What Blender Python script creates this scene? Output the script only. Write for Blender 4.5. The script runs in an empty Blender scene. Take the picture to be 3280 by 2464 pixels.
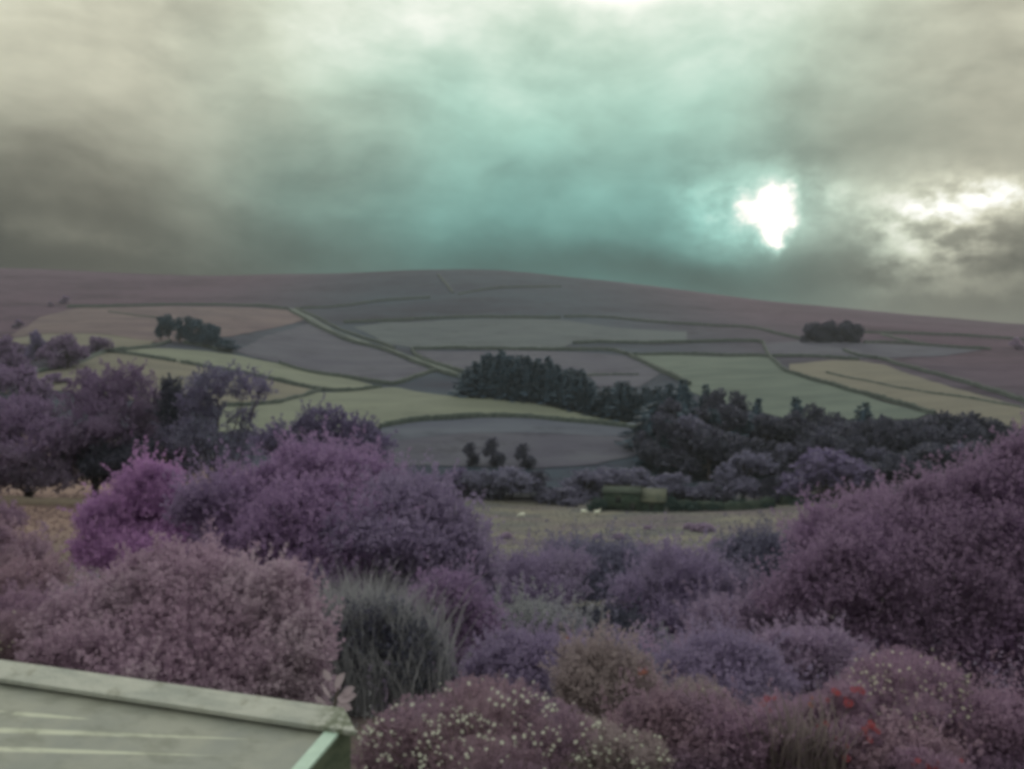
import bpy, math, random
import numpy as np
from mathutils import Vector
from mathutils.geometry import delaunay_2d_cdt

S = bpy.context.scene
COL = S.collection
random.seed(4); RNG = np.random.default_rng(4)

# ------------------------------------------------------------------ camera
W0, H0 = 3280.0, 2464.0
HFOV = math.radians(62.2)
F = W0 / 2 / math.tan(HFOV / 2)
PITCH = math.radians(-1.0)
CZ = 4.2
cam = bpy.data.cameras.new('camera'); cam.angle = HFOV; cam.sensor_fit = 'HORIZONTAL'
cam.clip_start = 0.1; cam.clip_end = 6000
camo = bpy.data.objects.new('camera', cam); COL.objects.link(camo)
camo.location = (0, 0, CZ); camo.rotation_euler = (math.pi / 2 + PITCH, 0, 0)
S.camera = camo

# ------------------------------------------------------------------ render look
S.view_settings.view_transform = 'Standard'; S.view_settings.look = 'None'
S.view_settings.gamma = 1; S.view_settings.use_curve_mapping = False
S.view_settings.exposure = 0.0
S.render.engine = 'CYCLES'
S.cycles.use_denoising = True
S.cycles.max_bounces = 8; S.cycles.diffuse_bounces = 6; S.cycles.glossy_bounces = 2
S.cycles.transmission_bounces = 2; S.cycles.volume_bounces = 0; S.cycles.transparent_max_bounces = 4
S.cycles.pixel_filter_type = 'BLACKMAN_HARRIS'; S.cycles.filter_width = 4.1   # the photograph is soft all over

# ------------------------------------------------------------------ node helpers
class NT:
    def __init__(s, tree): s.t = tree; s.n = tree.nodes; s.l = tree.links
    def put(s, inp, v):
        if v is None: return
        if isinstance(v, bpy.types.NodeSocket): s.l.new(v, inp)
        elif isinstance(v, (tuple, list)):
            v = tuple(v)
            inp.default_value = v if len(v) == len(inp.default_value) else (v + (1,))[:len(inp.default_value)]
        else: inp.default_value = v
    def math(s, op, a, b=None, c=None, clamp=False):
        n = s.n.new('ShaderNodeMath'); n.operation = op; n.use_clamp = clamp
        for i, v in enumerate((a, b, c)): s.put(n.inputs[i], v)
        return n.outputs[0]
    def add(s, a, b): return s.math('ADD', a, b)
    def sub(s, a, b): return s.math('SUBTRACT', a, b)
    def mul(s, a, b): return s.math('MULTIPLY', a, b)
    def noise(s, vec, scale, detail=3, rough=.5, out=0):
        n = s.n.new('ShaderNodeTexNoise'); s.put(n.inputs['Vector'], vec)
        n.inputs['Scale'].default_value = scale; n.inputs['Detail'].default_value = detail
        n.inputs['Roughness'].default_value = rough
        return n.outputs[out]
    def comb(s, x, y, z):
        n = s.n.new('ShaderNodeCombineXYZ')
        for i, v in enumerate((x, y, z)): s.put(n.inputs[i], v)
        return n.outputs[0]
    def sep(s, v):
        n = s.n.new('ShaderNodeSeparateXYZ'); s.put(n.inputs[0], v); return n.outputs
    def ramp(s, fac, stops, interp='LINEAR'):
        n = s.n.new('ShaderNodeValToRGB'); s.put(n.inputs[0], fac); r = n.color_ramp; r.interpolation = interp
        while len(r.elements) < len(stops): r.elements.new(.5)
        for e, (p, c) in zip(r.elements, stops):
            e.position = p; c = c if isinstance(c, (tuple, list)) else (c, c, c); e.color = tuple(c[:3]) + (1,)
        return n.outputs[0]
    def mix(s, fac, a, b, mode='MIX'):
        n = s.n.new('ShaderNodeMix'); n.data_type = 'RGBA'; n.blend_type = mode
        s.put(n.inputs[0], fac); s.put(n.inputs[6], a); s.put(n.inputs[7], b); return n.outputs[2]
    def vscale(s, v, k):
        n = s.n.new('ShaderNodeVectorMath'); n.operation = 'SCALE'; s.put(n.inputs[0], v); s.put(n.inputs[3], k); return n.outputs[0]
    def smooth(s, v, a, b, lo=0., hi=1.):
        n = s.n.new('ShaderNodeMapRange'); n.interpolation_type = 'SMOOTHSTEP'; s.put(n.inputs[0], v)
        for i, q in enumerate((a, b, lo, hi)): n.inputs[i + 1].default_value = q
        return n.outputs[0]

def lin(*c):
    return tuple(((x / 255) / 12.92 if x / 255 <= .04045 else ((x / 255 + .055) / 1.055) ** 2.4) for x in c)

# ------------------------------------------------------------------ sky
SUN_AZ, SUN_EL = math.radians(9), math.radians(27)       # behind the bright break above the hill
world = bpy.data.worlds.new('World'); S.world = world; world.use_nodes = True
w = NT(world.node_tree); w.n.clear()
tc = w.n.new('ShaderNodeTexCoord').outputs['Generated']
dx, dy, dz = w.sep(tc)
warp = w.n.new('ShaderNodeSeparateColor'); w.l.new(w.noise(tc, 3.2, 5, .55, 1), warp.inputs[0])
wa, we = w.sub(warp.outputs[0], .5), w.sub(warp.outputs[1], .5)
az0 = w.math('ARCTAN2', dx, dy); el0 = w.math('ARCSINE', dz)
az = w.add(az0, w.mul(wa, .22)); el = w.add(el0, w.mul(we, .10))
fine = w.n.new('ShaderNodeSeparateColor'); w.l.new(w.noise(tc, 13, 6, .62, 1), fine.inputs[0])
azf = w.add(w.add(az0, w.mul(wa, .10)), w.mul(w.sub(fine.outputs[0], .5), .11))
elf = w.add(w.add(el0, w.mul(we, .06)), w.mul(w.sub(fine.outputs[1], .5), .085))
def blob(a, e, sa, se, A=None, E=None):
    u = w.math('DIVIDE', w.sub(A or az, a), sa); v = w.math('DIVIDE', w.sub(E or el, e), se)
    return w.math('EXPONENT', w.mul(w.add(w.mul(u, u), w.mul(v, v)), -1.))
# overcast brightness by height: dim over the left shoulder, brighter over the middle and right
Lm = w.ramp(el, [(0, .15), (.10, .145), (.135, .18), (.18, .33), (.27, .50), (.36, .62), (.45, .80), (.7, 1.), (1, 1.)])
Ll = w.ramp(el, [(0, .05), (.115, .05), (.155, .12), (.22, .33), (.30, .50), (.38, .66), (.45, .74), (.7, 1.), (1, 1.)])
base = w.mix(w.smooth(az, -.48, .02), Ll, Lm)
streak = w.noise(w.comb(w.add(w.mul(az0, 1.6), w.mul(we, .5)), w.add(w.add(w.mul(el0, 5.5), w.mul(az0, .9)), w.mul(wa, .9)), w.mul(dy, .6)), 2.3, 6, .55)
billow = w.noise(w.comb(dx, dy, w.mul(dz, 1.6)), 4.5, 5, .52)
lump = w.noise(w.comb(w.add(az0, w.mul(wa, .12)), w.add(w.mul(el0, 1.9), w.mul(we, .2)), 4.), 6.5, 6, .56)
L = w.mul(base, w.add(-.40, w.add(w.mul(streak, .85), w.add(w.mul(billow, .75), w.mul(lump, 1.2)))))
L = w.add(L, w.mul(blob(-.20, .33, .13, .06), .13))
L = w.add(L, w.mul(blob(.11, .41, .20, .09), .22))
L = w.add(L, w.mul(blob(.15, .435, .06, .036), 1.1))
L = w.add(L, w.mul(blob(.36, .165, .16, .040), .15))
L = w.mul(L, w.sub(1., w.mul(blob(.33, .228, .15, .026), .34)))
L = w.mul(L, w.sub(1., w.mul(blob(.24, .122, .24, .026), .38)))
L = w.mul(L, w.sub(1., w.mul(blob(.50, .105, .12, .016), .30)))
rag = w.smooth(w.noise(w.comb(w.mul(az0, 1.), w.mul(el0, 1.5), 2.), 17, 6, .6), .36, .64)      # ragged cloud edges
rag2 = w.noise(w.comb(w.mul(az0, 1.), w.mul(el0, 1.8), 5.), 34, 4, .6)
def rip(a, e, sa, se, amp):                                                  # a thin place where the cloud lets light through
    return w.mul(w.mul(blob(a, e, sa, se), w.add(.12, w.mul(rag, w.add(.35, rag2)))), amp)
L = w.add(L, w.mul(w.mul(blob(-.45, .128, .22, .016), w.add(.3, rag)), .05))
core = w.mul(w.math('MAXIMUM', blob(.284, .186, .034, .021, azf, elf), blob(.303, .166, .026, .024, azf, elf)), w.add(.35, w.mul(rag2, 1.15)))
L = w.add(L, w.mul(w.smooth(core, .12, .95), 1.1))
L = w.add(L, w.add(rip(.275, .190, .075, .040, .5), w.mul(blob(.285, .185, .075, .045), .14)))
L = w.add(L, rip(.38, .185, .07, .022, .30))
L = w.add(L, rip(.485, .145, .06, .034, .95))
L = w.add(L, rip(.535, .172, .05, .018, 1.0))
L = w.add(L, w.mul(blob(.50, .088, .09, .010, azf, elf), .12))
# cloud hue: greenish teal over the middle of the hill, warm grey to either side and overhead
teal = w.smooth(w.math('ABSOLUTE', w.sub(az, .05)), .10, .50, 1., 0.)
mid = w.ramp(el, [(.10, (.36, .97, .90)), (.18, (.46, .98, .87)), (.27, (.61, 1., .84)), (.40, (.82, 1., .82)), (.6, (.95, 1., .85))])
hue = w.mix(teal, (1.0, .985, .77), mid)
hue = w.mix(w.smooth(L, .62, 1.15), hue, (1., 1., .92))
cl = w.n.new('ShaderNodeVectorMath'); cl.operation = 'SCALE'; w.l.new(hue, cl.inputs[0]); w.l.new(w.mul(L, 10.), cl.inputs[3])
sky = w.n.new('ShaderNodeTexSky'); sky.sky_type = 'NISHITA'; sky.sun_disc = False
sky.sun_elevation = SUN_EL; sky.sun_rotation = SUN_AZ; sky.air_density = 1.; sky.dust_density = 1.
tot = w.mix(.99, sky.outputs[0], cl.outputs[0])
bg = w.n.new('ShaderNodeBackground'); w.l.new(tot, bg.inputs[0]); bg.inputs[1].default_value = .1
wo = w.n.new('ShaderNodeOutputWorld'); w.l.new(bg.outputs[0], wo.inputs[0])

sun = bpy.data.lights.new('sun', 'SUN'); sun.energy = .65; sun.angle = math.radians(28); sun.color = (1, .95, .88)
suno = bpy.data.objects.new('sun', sun); COL.objects.link(suno)
sd = Vector((math.sin(SUN_AZ) * math.cos(SUN_EL), math.cos(SUN_AZ) * math.cos(SUN_EL), math.sin(SUN_EL)))
suno.rotation_euler = sd.to_track_quat('Z', 'Y').to_euler(); suno.location = (0, 0, 60)

# ------------------------------------------------------------------ pixel -> place
def ray(px, py):
    xc = (px - W0 / 2) / F; yc = -(py - H0 / 2) / F
    return np.array([xc, math.cos(PITCH) - math.sin(PITCH) * yc, math.sin(PITCH) + math.cos(PITCH) * yc])
def P(px, py, Y):
    d = ray(px, py); return np.array([0, 0, CZ]) + d * (Y / d[1])
def c1(x, y): return (x * .4973, 800 + y * .4973)              # notes taken on enlarged pieces of the picture
def c2(x, y): return (1100 + x * .4973, 800 + y * .4973)
def c3(x, y): return (2180 + x * .4973, 800 + y * .4973)
def c5(x, y): return (1100 + x * .58, 1500 + y * .58)

SKYLINE = [(-600, 850), (0, 842), (200, 850), (430, 862), (650, 872), (850, 865), (1100, 862), (1300, 852), (1450, 846), (1600, 850),
           (1800, 872), (2100, 905), (2400, 950), (2700, 980), (3000, 1010), (3280, 1035), (3900, 1060)]
CONT = [
    (8, [(0, 2620), (3280, 2620)]), (12, [(0, 2310), (3280, 2318)]), (18, [(0, 2190), (3280, 2215)]),
    (25, [(0, 2110), (1640, 2160), (3280, 2160)]), (35, [(0, 1980), (1640, 2110), (3280, 2080)]),
    (45, [(0, 1860), (400, 1880), (1640, 2055), (3280, 2000)]), (60, [(0, 1740), (400, 1750), (800, 1850), (1640, 1955), (3280, 1900)]),
    (100, [(0, 1592), (400, 1595), (800, 1690), (1300, 1790), (1640, 1815), (2400, 1800), (2900, 1780), (3280, 1750)]),
    (140, [(0, 1520), (400, 1530), (800, 1640), (1300, 1695), (1640, 1712), (2400, 1700), (3280, 1650)]),
    (190, [(0, 1420), (400, 1440), (800, 1560), (1300, 1620), (1640, 1645), (2400, 1632), (2800, 1600), (3280, 1540)]),
    (220, [(0, 1380), (400, 1400), (800, 1500), (1300, 1585), (1640, 1600), (2400, 1590), (2800, 1550), (3280, 1470)]),
    (250, [(0, 1340), (400, 1360), (800, 1430), (1300, 1485), (1640, 1490), (2200, 1500), (2800, 1450), (3280, 1400)]),
    (280, [(0, 1300), (400, 1310), (800, 1370), (1250, 1395), (1640, 1380), (2050, 1400), (2400, 1430), (2800, 1380), (3280, 1340)]),
    (320, [(0, 1235), (400, 1235), (800, 1300), (1250, 1310), (1640, 1300), (2050, 1345), (2400, 1360), (2800, 1320), (3280, 1280)]),
    (380, [(0, 1170), (350, 1140), (600, 1175), (1000, 1250), (1300, 1240), (1640, 1235), (2050, 1260), (2500, 1240), (2900, 1230), (3280, 1220)]),
    (450, [(0, 1125), (350, 1105), (600, 1120), (1000, 1190), (1300, 1185), (1640, 1175), (2050, 1190), (2500, 1160), (2900, 1165), (3280, 1175)]),
    (540, [(0, 1080), (350, 1066), (700, 1070), (1000, 1115), (1300, 1125), (1640, 1115), (2100, 1120), (2500, 1100), (2800, 1108), (3280, 1125)]),
    (650, [(0, 1030), (350, 1012), (700, 1012), (1000, 1050), (1300, 1060), (1640, 1050), (2100, 1060), (2500, 1055), (2800, 1072), (3280, 1090)]),
    (800, [(0, 960), (400, 970), (900, 985), (1300, 985), (1640, 970), (2100, 1000), (2500, 1022), (2900, 1042), (3280, 1066)]),
    (950, [(0, 900), (400, 915), (900, 920), (1300, 905), (1640, 900), (2100, 945), (2500, 985), (2900, 1018), (3280, 1048)]),
    (1100, SKYLINE)]
SG = np.linspace(-.85, .85, 171)
YG, ZG = [-4000., 4.], [np.full(171, .1), np.full(171, .08)]
for Y, pts in CONT:
    q = np.array([P(a, b, Y) for a, b in pts]); YG.append(Y)
    z = np.interp(SG, q[:, 0] / Y, q[:, 2])
    k = np.hanning(15); zz = np.convolve(np.pad(z, 7, 'edge'), k / k.sum(), 'valid')
    ZG.append(zz)
YG += [1250., 1600., 6000.]; ZG += [ZG[-1] - 1, ZG[-1] - 40, ZG[-1] - 60]
YG = np.array(YG); ZG = np.array(ZG)
_yf = np.concatenate([np.linspace(-200, 4, 12)[:-1], np.geomspace(4, 2000, 420)])
_T = np.array([np.interp(_yf, YG, ZG[:, j]) for j in range(171)]).T          # rows y, cols s
for _ in range(26):                                                            # round off the bends between contours
    _T[1:-1] = .25 * _T[:-2] + .5 * _T[1:-1] + .25 * _T[2:]
def _lump(X, Y):
    return (np.sin(X * .11 + 1.7 * np.sin(Y * .07)) * np.sin(Y * .13 + X * .04) * .5 + np.sin(X * .31 + Y * .27) * .22 + np.sin(X * .043 - Y * .05) * .7)
def ground(X, Y):
    X = np.asarray(X, float); Y = np.asarray(Y, float)
    s = np.clip(X / np.maximum(Y, 6), -.85, .85)
    fi = np.interp(Y, _yf, np.arange(len(_yf))); fj = (s + .85) / 1.7 * 170
    i = np.clip(fi.astype(int), 0, len(_yf) - 2); j = np.clip(fj.astype(int), 0, 169)
    a = fi - i; b = fj - j
    z = (_T[i, j] * (1 - a) + _T[i + 1, j] * a) * (1 - b) + (_T[i, j + 1] * (1 - a) + _T[i + 1, j + 1] * a) * b
    amp = np.interp(Y, [0, 15, 60, 300, 700, 1000, 1100], [.02, .12, .35, .35, .5, .5, .25])
    return z + _lump(X, Y) * amp
def gz(x, y): return float(ground(x, y))
_ys = np.concatenate([np.arange(6, 100, .5), np.arange(100, 1300, 1.)])
def hit(px, py, ymin=150.):
    d = ray(px, py); ys = _ys[_ys >= ymin]
    q = d[None] * (ys / d[1])[:, None]
    below = (q[:, 2] + CZ) <= ground(q[:, 0], ys)
    if not below.any(): k = int(np.argmin(q[:, 2] + CZ - ground(q[:, 0], ys)))
    else: k = int(np.argmax(below))
    y = ys[k]; p = d * (y / d[1]); return np.array([p[0], y, gz(p[0], y)])

# ------------------------------------------------------------------ materials
def muted(c, k=.55, g=1.):
    m = sum(c) / 3; return tuple(max(0, min(255, (m + (x - m) * k) * g)) for x in c)
def leafmat(name, cols, trans=.25, patch=None, pscale=.5, k=.55, g=1.):
    tint = (1., 1., 1.) if k == 1. else (1.0, 1.0, 1.12); trans = min(.55, trans * 1.7)
    cols = [muted([v * q for v, q in zip(c, tint)], k, g) for c in cols]; patch = patch and muted([v * q for v, q in zip(patch, tint)], k, g)
    m = bpy.data.materials.new(name); m.use_nodes = True; t = NT(m.node_tree); t.n.clear()
    g = t.n.new('ShaderNodeNewGeometry'); rnd = g.outputs['Random Per Island']
    oi = t.n.new('ShaderNodeObjectInfo')
    if len(cols) == 3: cols = [tuple(b + (a_ - b) * .55 for a_, b in zip(c, cols[1])) for c in cols]
    k = len(cols) - 1
    c = t.ramp(rnd, [(i / k, lin(*cc)) for i, cc in enumerate(cols)])
    tco = t.n.new('ShaderNodeTexCoord').outputs['Object']
    nz = t.noise(tco, pscale, 3, .55)
    if patch: c = t.mix(t.smooth(nz, .42, .66), c, lin(*patch))
    v = t.add(.72, t.add(t.mul(nz, .38), t.mul(oi.outputs['Random'], .22)))
    h = t.n.new('ShaderNodeHueSaturation'); h.inputs['Saturation'].default_value = 1; t.l.new(c, h.inputs['Color']); t.l.new(v, h.inputs['Value'])
    p = t.n.new('ShaderNodeBsdfPrincipled'); t.l.new(h.outputs[0], p.inputs['Base Color']); p.inputs['Roughness'].default_value = .65
    p.inputs['Specular IOR Level'].default_value = .25
    tr = t.n.new('ShaderNodeBsdfTranslucent'); t.l.new(h.outputs[0], tr.inputs[0])
    ms = t.n.new('ShaderNodeMixShader'); ms.inputs[0].default_value = trans
    t.l.new(p.outputs[0], ms.inputs[1]); t.l.new(tr.outputs[0], ms.inputs[2])
    o = t.n.new('ShaderNodeOutputMaterial'); t.l.new(ms.outputs[0], o.inputs[0]); return m
def surf(name, c0, c1_, scale=2., detail=5, rough=.8, bump=.0, bscale=20, stretch=(1, 1, 1), lo=.35, hi=.65, spec=.3, metal=0., extra=None):
    m = bpy.data.materials.new(name); m.use_nodes = True; t = NT(m.node_tree); p = t.n['Principled BSDF']
    tco = t.n.new('ShaderNodeTexCoord').outputs['Object']
    mp = t.n.new('ShaderNodeMapping'); t.l.new(tco, mp.inputs[0]); mp.inputs['Scale'].default_value = stretch
    c = t.mix(t.smooth(t.noise(mp.outputs[0], scale, detail, .6), lo, hi), lin(*c0), lin(*c1_))
    if extra: c = extra(t, mp.outputs[0], tco, c)
    t.l.new(c, p.inputs['Base Color']); p.inputs['Roughness'].default_value = rough; p.inputs['Specular IOR Level'].default_value = spec
    p.inputs['Metallic'].default_value = metal
    if bump:
        b = t.n.new('ShaderNodeBump'); b.inputs['Strength'].default_value = bump; b.inputs['Distance'].default_value = .05 if bscale > 5 else .4
        t.l.new(t.noise(tco, bscale, 4, .6), b.inputs['Height']); t.l.new(b.outputs[0], p.inputs['Normal'])
    return m

M = {}
# near-infrared camera: foliage reads mauve to magenta, conifers blue-black, grass grey-olive
M['magenta'] = leafmat('magenta_leaf', [(116, 86, 124), (134, 100, 140), (146, 112, 148)], .3, (118, 96, 128), .25, k=0.60, g=1.15)
M['hot'] = leafmat('hot_magenta_leaf', [(120, 78, 118), (138, 92, 134), (150, 104, 142)], .3, (126, 86, 124), .4, k=0.64, g=1.30)
M['purple'] = leafmat('purple_leaf', [(98, 84, 110), (114, 98, 126), (126, 110, 136)], .3, (108, 98, 116), .3, k=0.60, g=1.28)
M['blue'] = leafmat('blue_violet_leaf', [(72, 74, 94), (92, 92, 112), (108, 104, 126)], .25, (98, 90, 118), .15, k=0.62, g=1.18)
M['dusk'] = leafmat('dusky_leaf', [(88, 74, 88), (104, 88, 102), (116, 98, 112)], .25, (92, 86, 98), .2, k=0.70, g=1.56)
M['plum'] = leafmat('plum_leaf', [(80, 64, 84), (94, 76, 98), (106, 88, 110)], .25, (86, 76, 88), .1, k=0.72, g=1.42)
M['violet'] = leafmat('violet_leaf', [(74, 66, 88), (92, 82, 108), (108, 96, 122)], .25, (84, 80, 98), .15, k=.75, g=1.25)
M['maroon'] = leafmat('maroon_leaf', [(98, 78, 96), (114, 92, 110), (126, 104, 120)], .3, (104, 80, 104), .3, k=.72, g=1.36)
M['broom'] = leafmat('broom_wand', [(84, 88, 86), (96, 98, 94), (108, 108, 102)], .2, k=.6, g=1.55)
M['dark'] = leafmat('dark_leaf', [(58, 62, 70), (70, 72, 82), (84, 80, 94)], .2, (64, 70, 74), .2, k=0.85, g=1.12)
M['conifer'] = leafmat('conifer_needle', [(44, 62, 66), (54, 72, 78), (62, 80, 86)], .1, (50, 64, 76), .2, k=0.98, g=1.16)
M['rosy'] = leafmat('rosy_leaf', [(108, 82, 98), (124, 96, 110), (136, 108, 120)], .3, (110, 86, 108), .35, k=0.66, g=1.34)
M['mauve'] = leafmat('mauve_grey_leaf', [(128, 100, 114), (144, 116, 128), (156, 130, 138)], .3, (146, 128, 130), .5, k=0.66, g=1.25)
M['greyg'] = leafmat('grey_green_leaf', [(92, 96, 94), (104, 108, 104), (114, 118, 110)], .3, (100, 98, 106), .6, k=0.55, g=1.42)
M['tan'] = leafmat('tan_leaf', [(124, 108, 104), (140, 122, 114), (150, 134, 122)], .3, (132, 112, 114), .6, k=0.55, g=1.22)
M['red_leaf'] = leafmat('reddish_leaf', [(116, 88, 98), (132, 102, 110), (144, 116, 120)], .3, (118, 92, 110), .6, k=0.60, g=1.28)
M['moss'] = leafmat('moss_green_leaf', [(42, 60, 54), (50, 70, 62), (60, 78, 68)], .2, k=0.99, g=1.10)
M['petal'] = leafmat('white_petal', [(214, 224, 210), (226, 234, 222), (234, 240, 230)], .3, k=1.)
M['petal_cream'] = leafmat('cream_petal', [(204, 206, 186), (220, 222, 204), (228, 230, 214)], .3, k=1.)
M['disc'] = surf('yellow_disc', (176, 176, 130), (192, 192, 148), 40)
M['red'] = leafmat('red_petal', [(150, 66, 74), (168, 78, 86), (178, 92, 98)], .35, k=1.)
M['orange'] = leafmat('orange_petal', [(168, 104, 92), (186, 118, 100), (190, 128, 110)], .35, k=1.)
M['bark'] = surf('bark', (64, 58, 60), (88, 80, 80), 6, bump=.6, bscale=12)
M['stem'] = surf('stem', (98, 90, 84), (122, 112, 100), 9)
M['wall'] = surf('drystone', (58, 70, 68), (84, 94, 90), .8, bump=.8, bscale=4)
M['wallm'] = surf('mossy_drystone', (38, 54, 48), (58, 70, 62), .6, bump=.8, bscale=4)
M['wool'] = surf('wool', (200, 206, 196), (222, 226, 214), 4, bump=.5, bscale=20)

# ------------------------------------------------------------------ mesh helpers
def tri_mesh(name, V, Fc, smooth=False):
    V = np.asarray(V, np.float32); Fc = np.asarray(Fc, np.int32)
    me = bpy.data.meshes.new(name); n = len(Fc); k = Fc.shape[1]
    me.vertices.add(len(V)); me.vertices.foreach_set('co', V.ravel())
    me.loops.add(n * k); me.loops.foreach_set('vertex_index', Fc.ravel())
    me.polygons.add(n); me.polygons.foreach_set('loop_start', np.arange(0, n * k, k, dtype=np.int32))
    me.polygons.foreach_set('loop_total', np.full(n, k, np.int32))
    if smooth: me.polygons.foreach_set('use_smooth', np.ones(n, bool))
    me.update(calc_edges=True); me.validate(); return me
def obj(name, me, mat, parent=None):
    if mat and not me.materials: me.materials.append(mat)
    o = bpy.data.objects.new(name, me); COL.objects.link(o); o.parent = parent; return o
def tag(o, label, cat, group=None, kind=None):
    if label: o['label'] = label
    if cat: o['category'] = cat
    if group: o['group'] = group
    if kind: o['kind'] = kind
    return o
def thing(name, label, cat, loc=(0, 0, 0), group=None, rz=0.):
    o = bpy.data.objects.new(name, None); COL.objects.link(o); o.location = tuple(float(v) for v in loc); o.rotation_euler = (0, 0, rz)
    o.empty_display_size = .3
    return tag(o, label, cat, group)
def cat(parts):
    V, Fc, n = [], [], 0
    for v, f in parts:
        if len(v) == 0: continue
        V.append(v); Fc.append(np.asarray(f) + n); n += len(v)
    return np.concatenate(V), np.concatenate(Fc)
def unit(v): return v / np.maximum(np.linalg.norm(v, axis=-1, keepdims=True), 1e-9)
def leaves(Pt, D, size, rng, wid=.32, fold=.12):
    n = len(Pt); D = unit(D); L = (np.asarray(size) * rng.uniform(.65, 1.3, n))[:, None]
    sd_ = unit(np.cross(D, rng.normal(size=(n, 3)))); nn = np.cross(D, sd_)
    V = np.empty((n, 4, 3)); V[:, 0] = Pt; V[:, 2] = Pt + D * L
    mid = Pt + D * L * .5 + nn * L * fold
    V[:, 1] = mid + sd_ * L * wid; V[:, 3] = mid - sd_ * L * wid
    b = (np.arange(n) * 4)[:, None]
    Fc = np.concatenate([b + [0, 1, 2], b + [0, 2, 3]])
    return V.reshape(-1, 3), Fc
def tube(path, rad, k=6):
    path = np.asarray(path, float); n = len(path); rad = np.broadcast_to(rad, n)
    T = unit(np.gradient(path, axis=0)); ref = np.where(np.abs(T[:, 2:3]) > .9, [[1., 0, 0]], [[0, 0, 1.]])
    A = unit(np.cross(T, ref)); B = np.cross(T, A); th = np.arange(k) / k * 2 * np.pi
    V = path[:, None] + rad[:, None, None] * (A[:, None] * np.cos(th)[None, :, None] + B[:, None] * np.sin(th)[None, :, None])
    Fc = []
    for i in range(n - 1):
        for j in range(k):
            a, b2 = i * k + j, i * k + (j + 1) % k; Fc += [(a, b2, b2 + k), (a, b2 + k, a + k)]
    V = V.reshape(-1, 3); c = len(V); V = np.vstack([V, path[-1:]])
    for j in range(k): Fc.append(((n - 1) * k + j, (n - 1) * k + (j + 1) % k, c))
    return V, np.array(Fc)
def lumps(u, seed, fr=3.):
    r = np.random.default_rng(seed); s = 0
    for k in range(5):
        s = s + np.sin(u @ (r.normal(size=3) * fr * (1 + .5 * k)) + r.uniform(0, 6)) / (1 + .5 * k)
    return s / 2.2
def blob_core(c, r, seed, sc=.74, nu=14, nv=8):
    th = np.linspace(0, 2 * np.pi, nu, endpoint=False); ph = np.linspace(.08, np.pi - .08, nv)
    u = np.array([[np.sin(p) * np.cos(t), np.sin(p) * np.sin(t), np.cos(p)] for p in ph for t in th])
    V = c + r * u * (sc + .10 * lumps(u, seed))[:, None]; Fc = []
    for i in range(nv - 1):
        for j in range(nu):
            a, b = i * nu + j, i * nu + (j + 1) % nu; Fc += [(a, a + nu, b + nu), (a, b + nu, b)]
    return V, np.array(Fc)
def foliage(blobs, tips, per, twig, leaf, rng, up=.5, low=-.35, shell=(.84, 1.04), lump=.13, fr=3., core=.72, wid=.32, spread=.5, fan=.5, droop=0., step=1, tail=.03, plume=0.):
    """leafy shoots spread through the outer volume of a set of ellipsoids"""
    B = [(np.array(c, float), np.array(r, float)) for c, r in blobs]
    area = np.array([(r[0] * r[1] * r[2]) ** (2 / 3) for _, r in B]); cnt = (tips * area / area.sum()).astype(int) + 1
    out = []
    if core:
        for i, (c, r) in enumerate(B):
            if i % step == 0: out.append(blob_core(c, r, i + 11, core))
    PP, OO = [], []
    for bi, ((c, r), n) in enumerate(zip(B, cnt)):
        u = unit(rng.normal(size=(n * 2, 3))); u = u[u[:, 2] > low][:n]
        f = 1 + lump * lumps(u, bi * 7 + int(n) % 5, fr)
        p = c + r * u * (f * (rng.uniform(shell[0], shell[1] - .06, len(u)) + rng.exponential(tail, len(u))))[:, None]
        keep = np.ones(len(p), bool)
        for bj, (c2_, r2) in enumerate(B):
            if bj != bi: keep &= np.linalg.norm((p - c2_) / r2, axis=1) > .84
        PP.append(p[keep]); OO.append(unit(u / r)[keep])
    p = np.concatenate(PP); o = np.concatenate(OO); n = len(p)
    ax = unit(o + np.array([0, 0, up - droop]) + rng.normal(size=(n, 3)) * spread)
    t = rng.uniform(-.75, .55, (n, per))
    q = p[:, None] + ax[:, None] * (t * twig)[..., None] + rng.normal(size=(n, per, 3)) * twig * .16
    D = ax[:, None] * fan + rng.normal(size=(n, per, 3)) * .75 + o[:, None] * .25
    out.append(leaves(q.reshape(-1, 3), D.reshape(-1, 3), leaf, rng, wid))
    if plume:                                                          # leafy leaders that rise clear of the mass
        k = np.where(o[:, 2] > .0)[0]; k = rng.choice(k, min(len(k), int(n * plume)), replace=False); m = 22
        a2 = unit(o[k] * .7 + np.array([0, 0, .75 - droop]) + rng.normal(size=(len(k), 3)) * .35)
        ln = twig * rng.uniform(1.2, 3.2, len(k)); t2 = rng.uniform(-.2, 1, (len(k), m))
        q2_ = p[k][:, None] + a2[:, None] * (t2 * ln[:, None])[..., None] + rng.normal(size=(len(k), m, 3)) * (twig * .16 * (1.15 - t2))[..., None]
        D2 = a2[:, None] * .8 + rng.normal(size=(len(k), m, 3)) * .6
        out.append(leaves(q2_.reshape(-1, 3), D2.reshape(-1, 3), leaf * .9, rng, wid))
    return cat(out)

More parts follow.
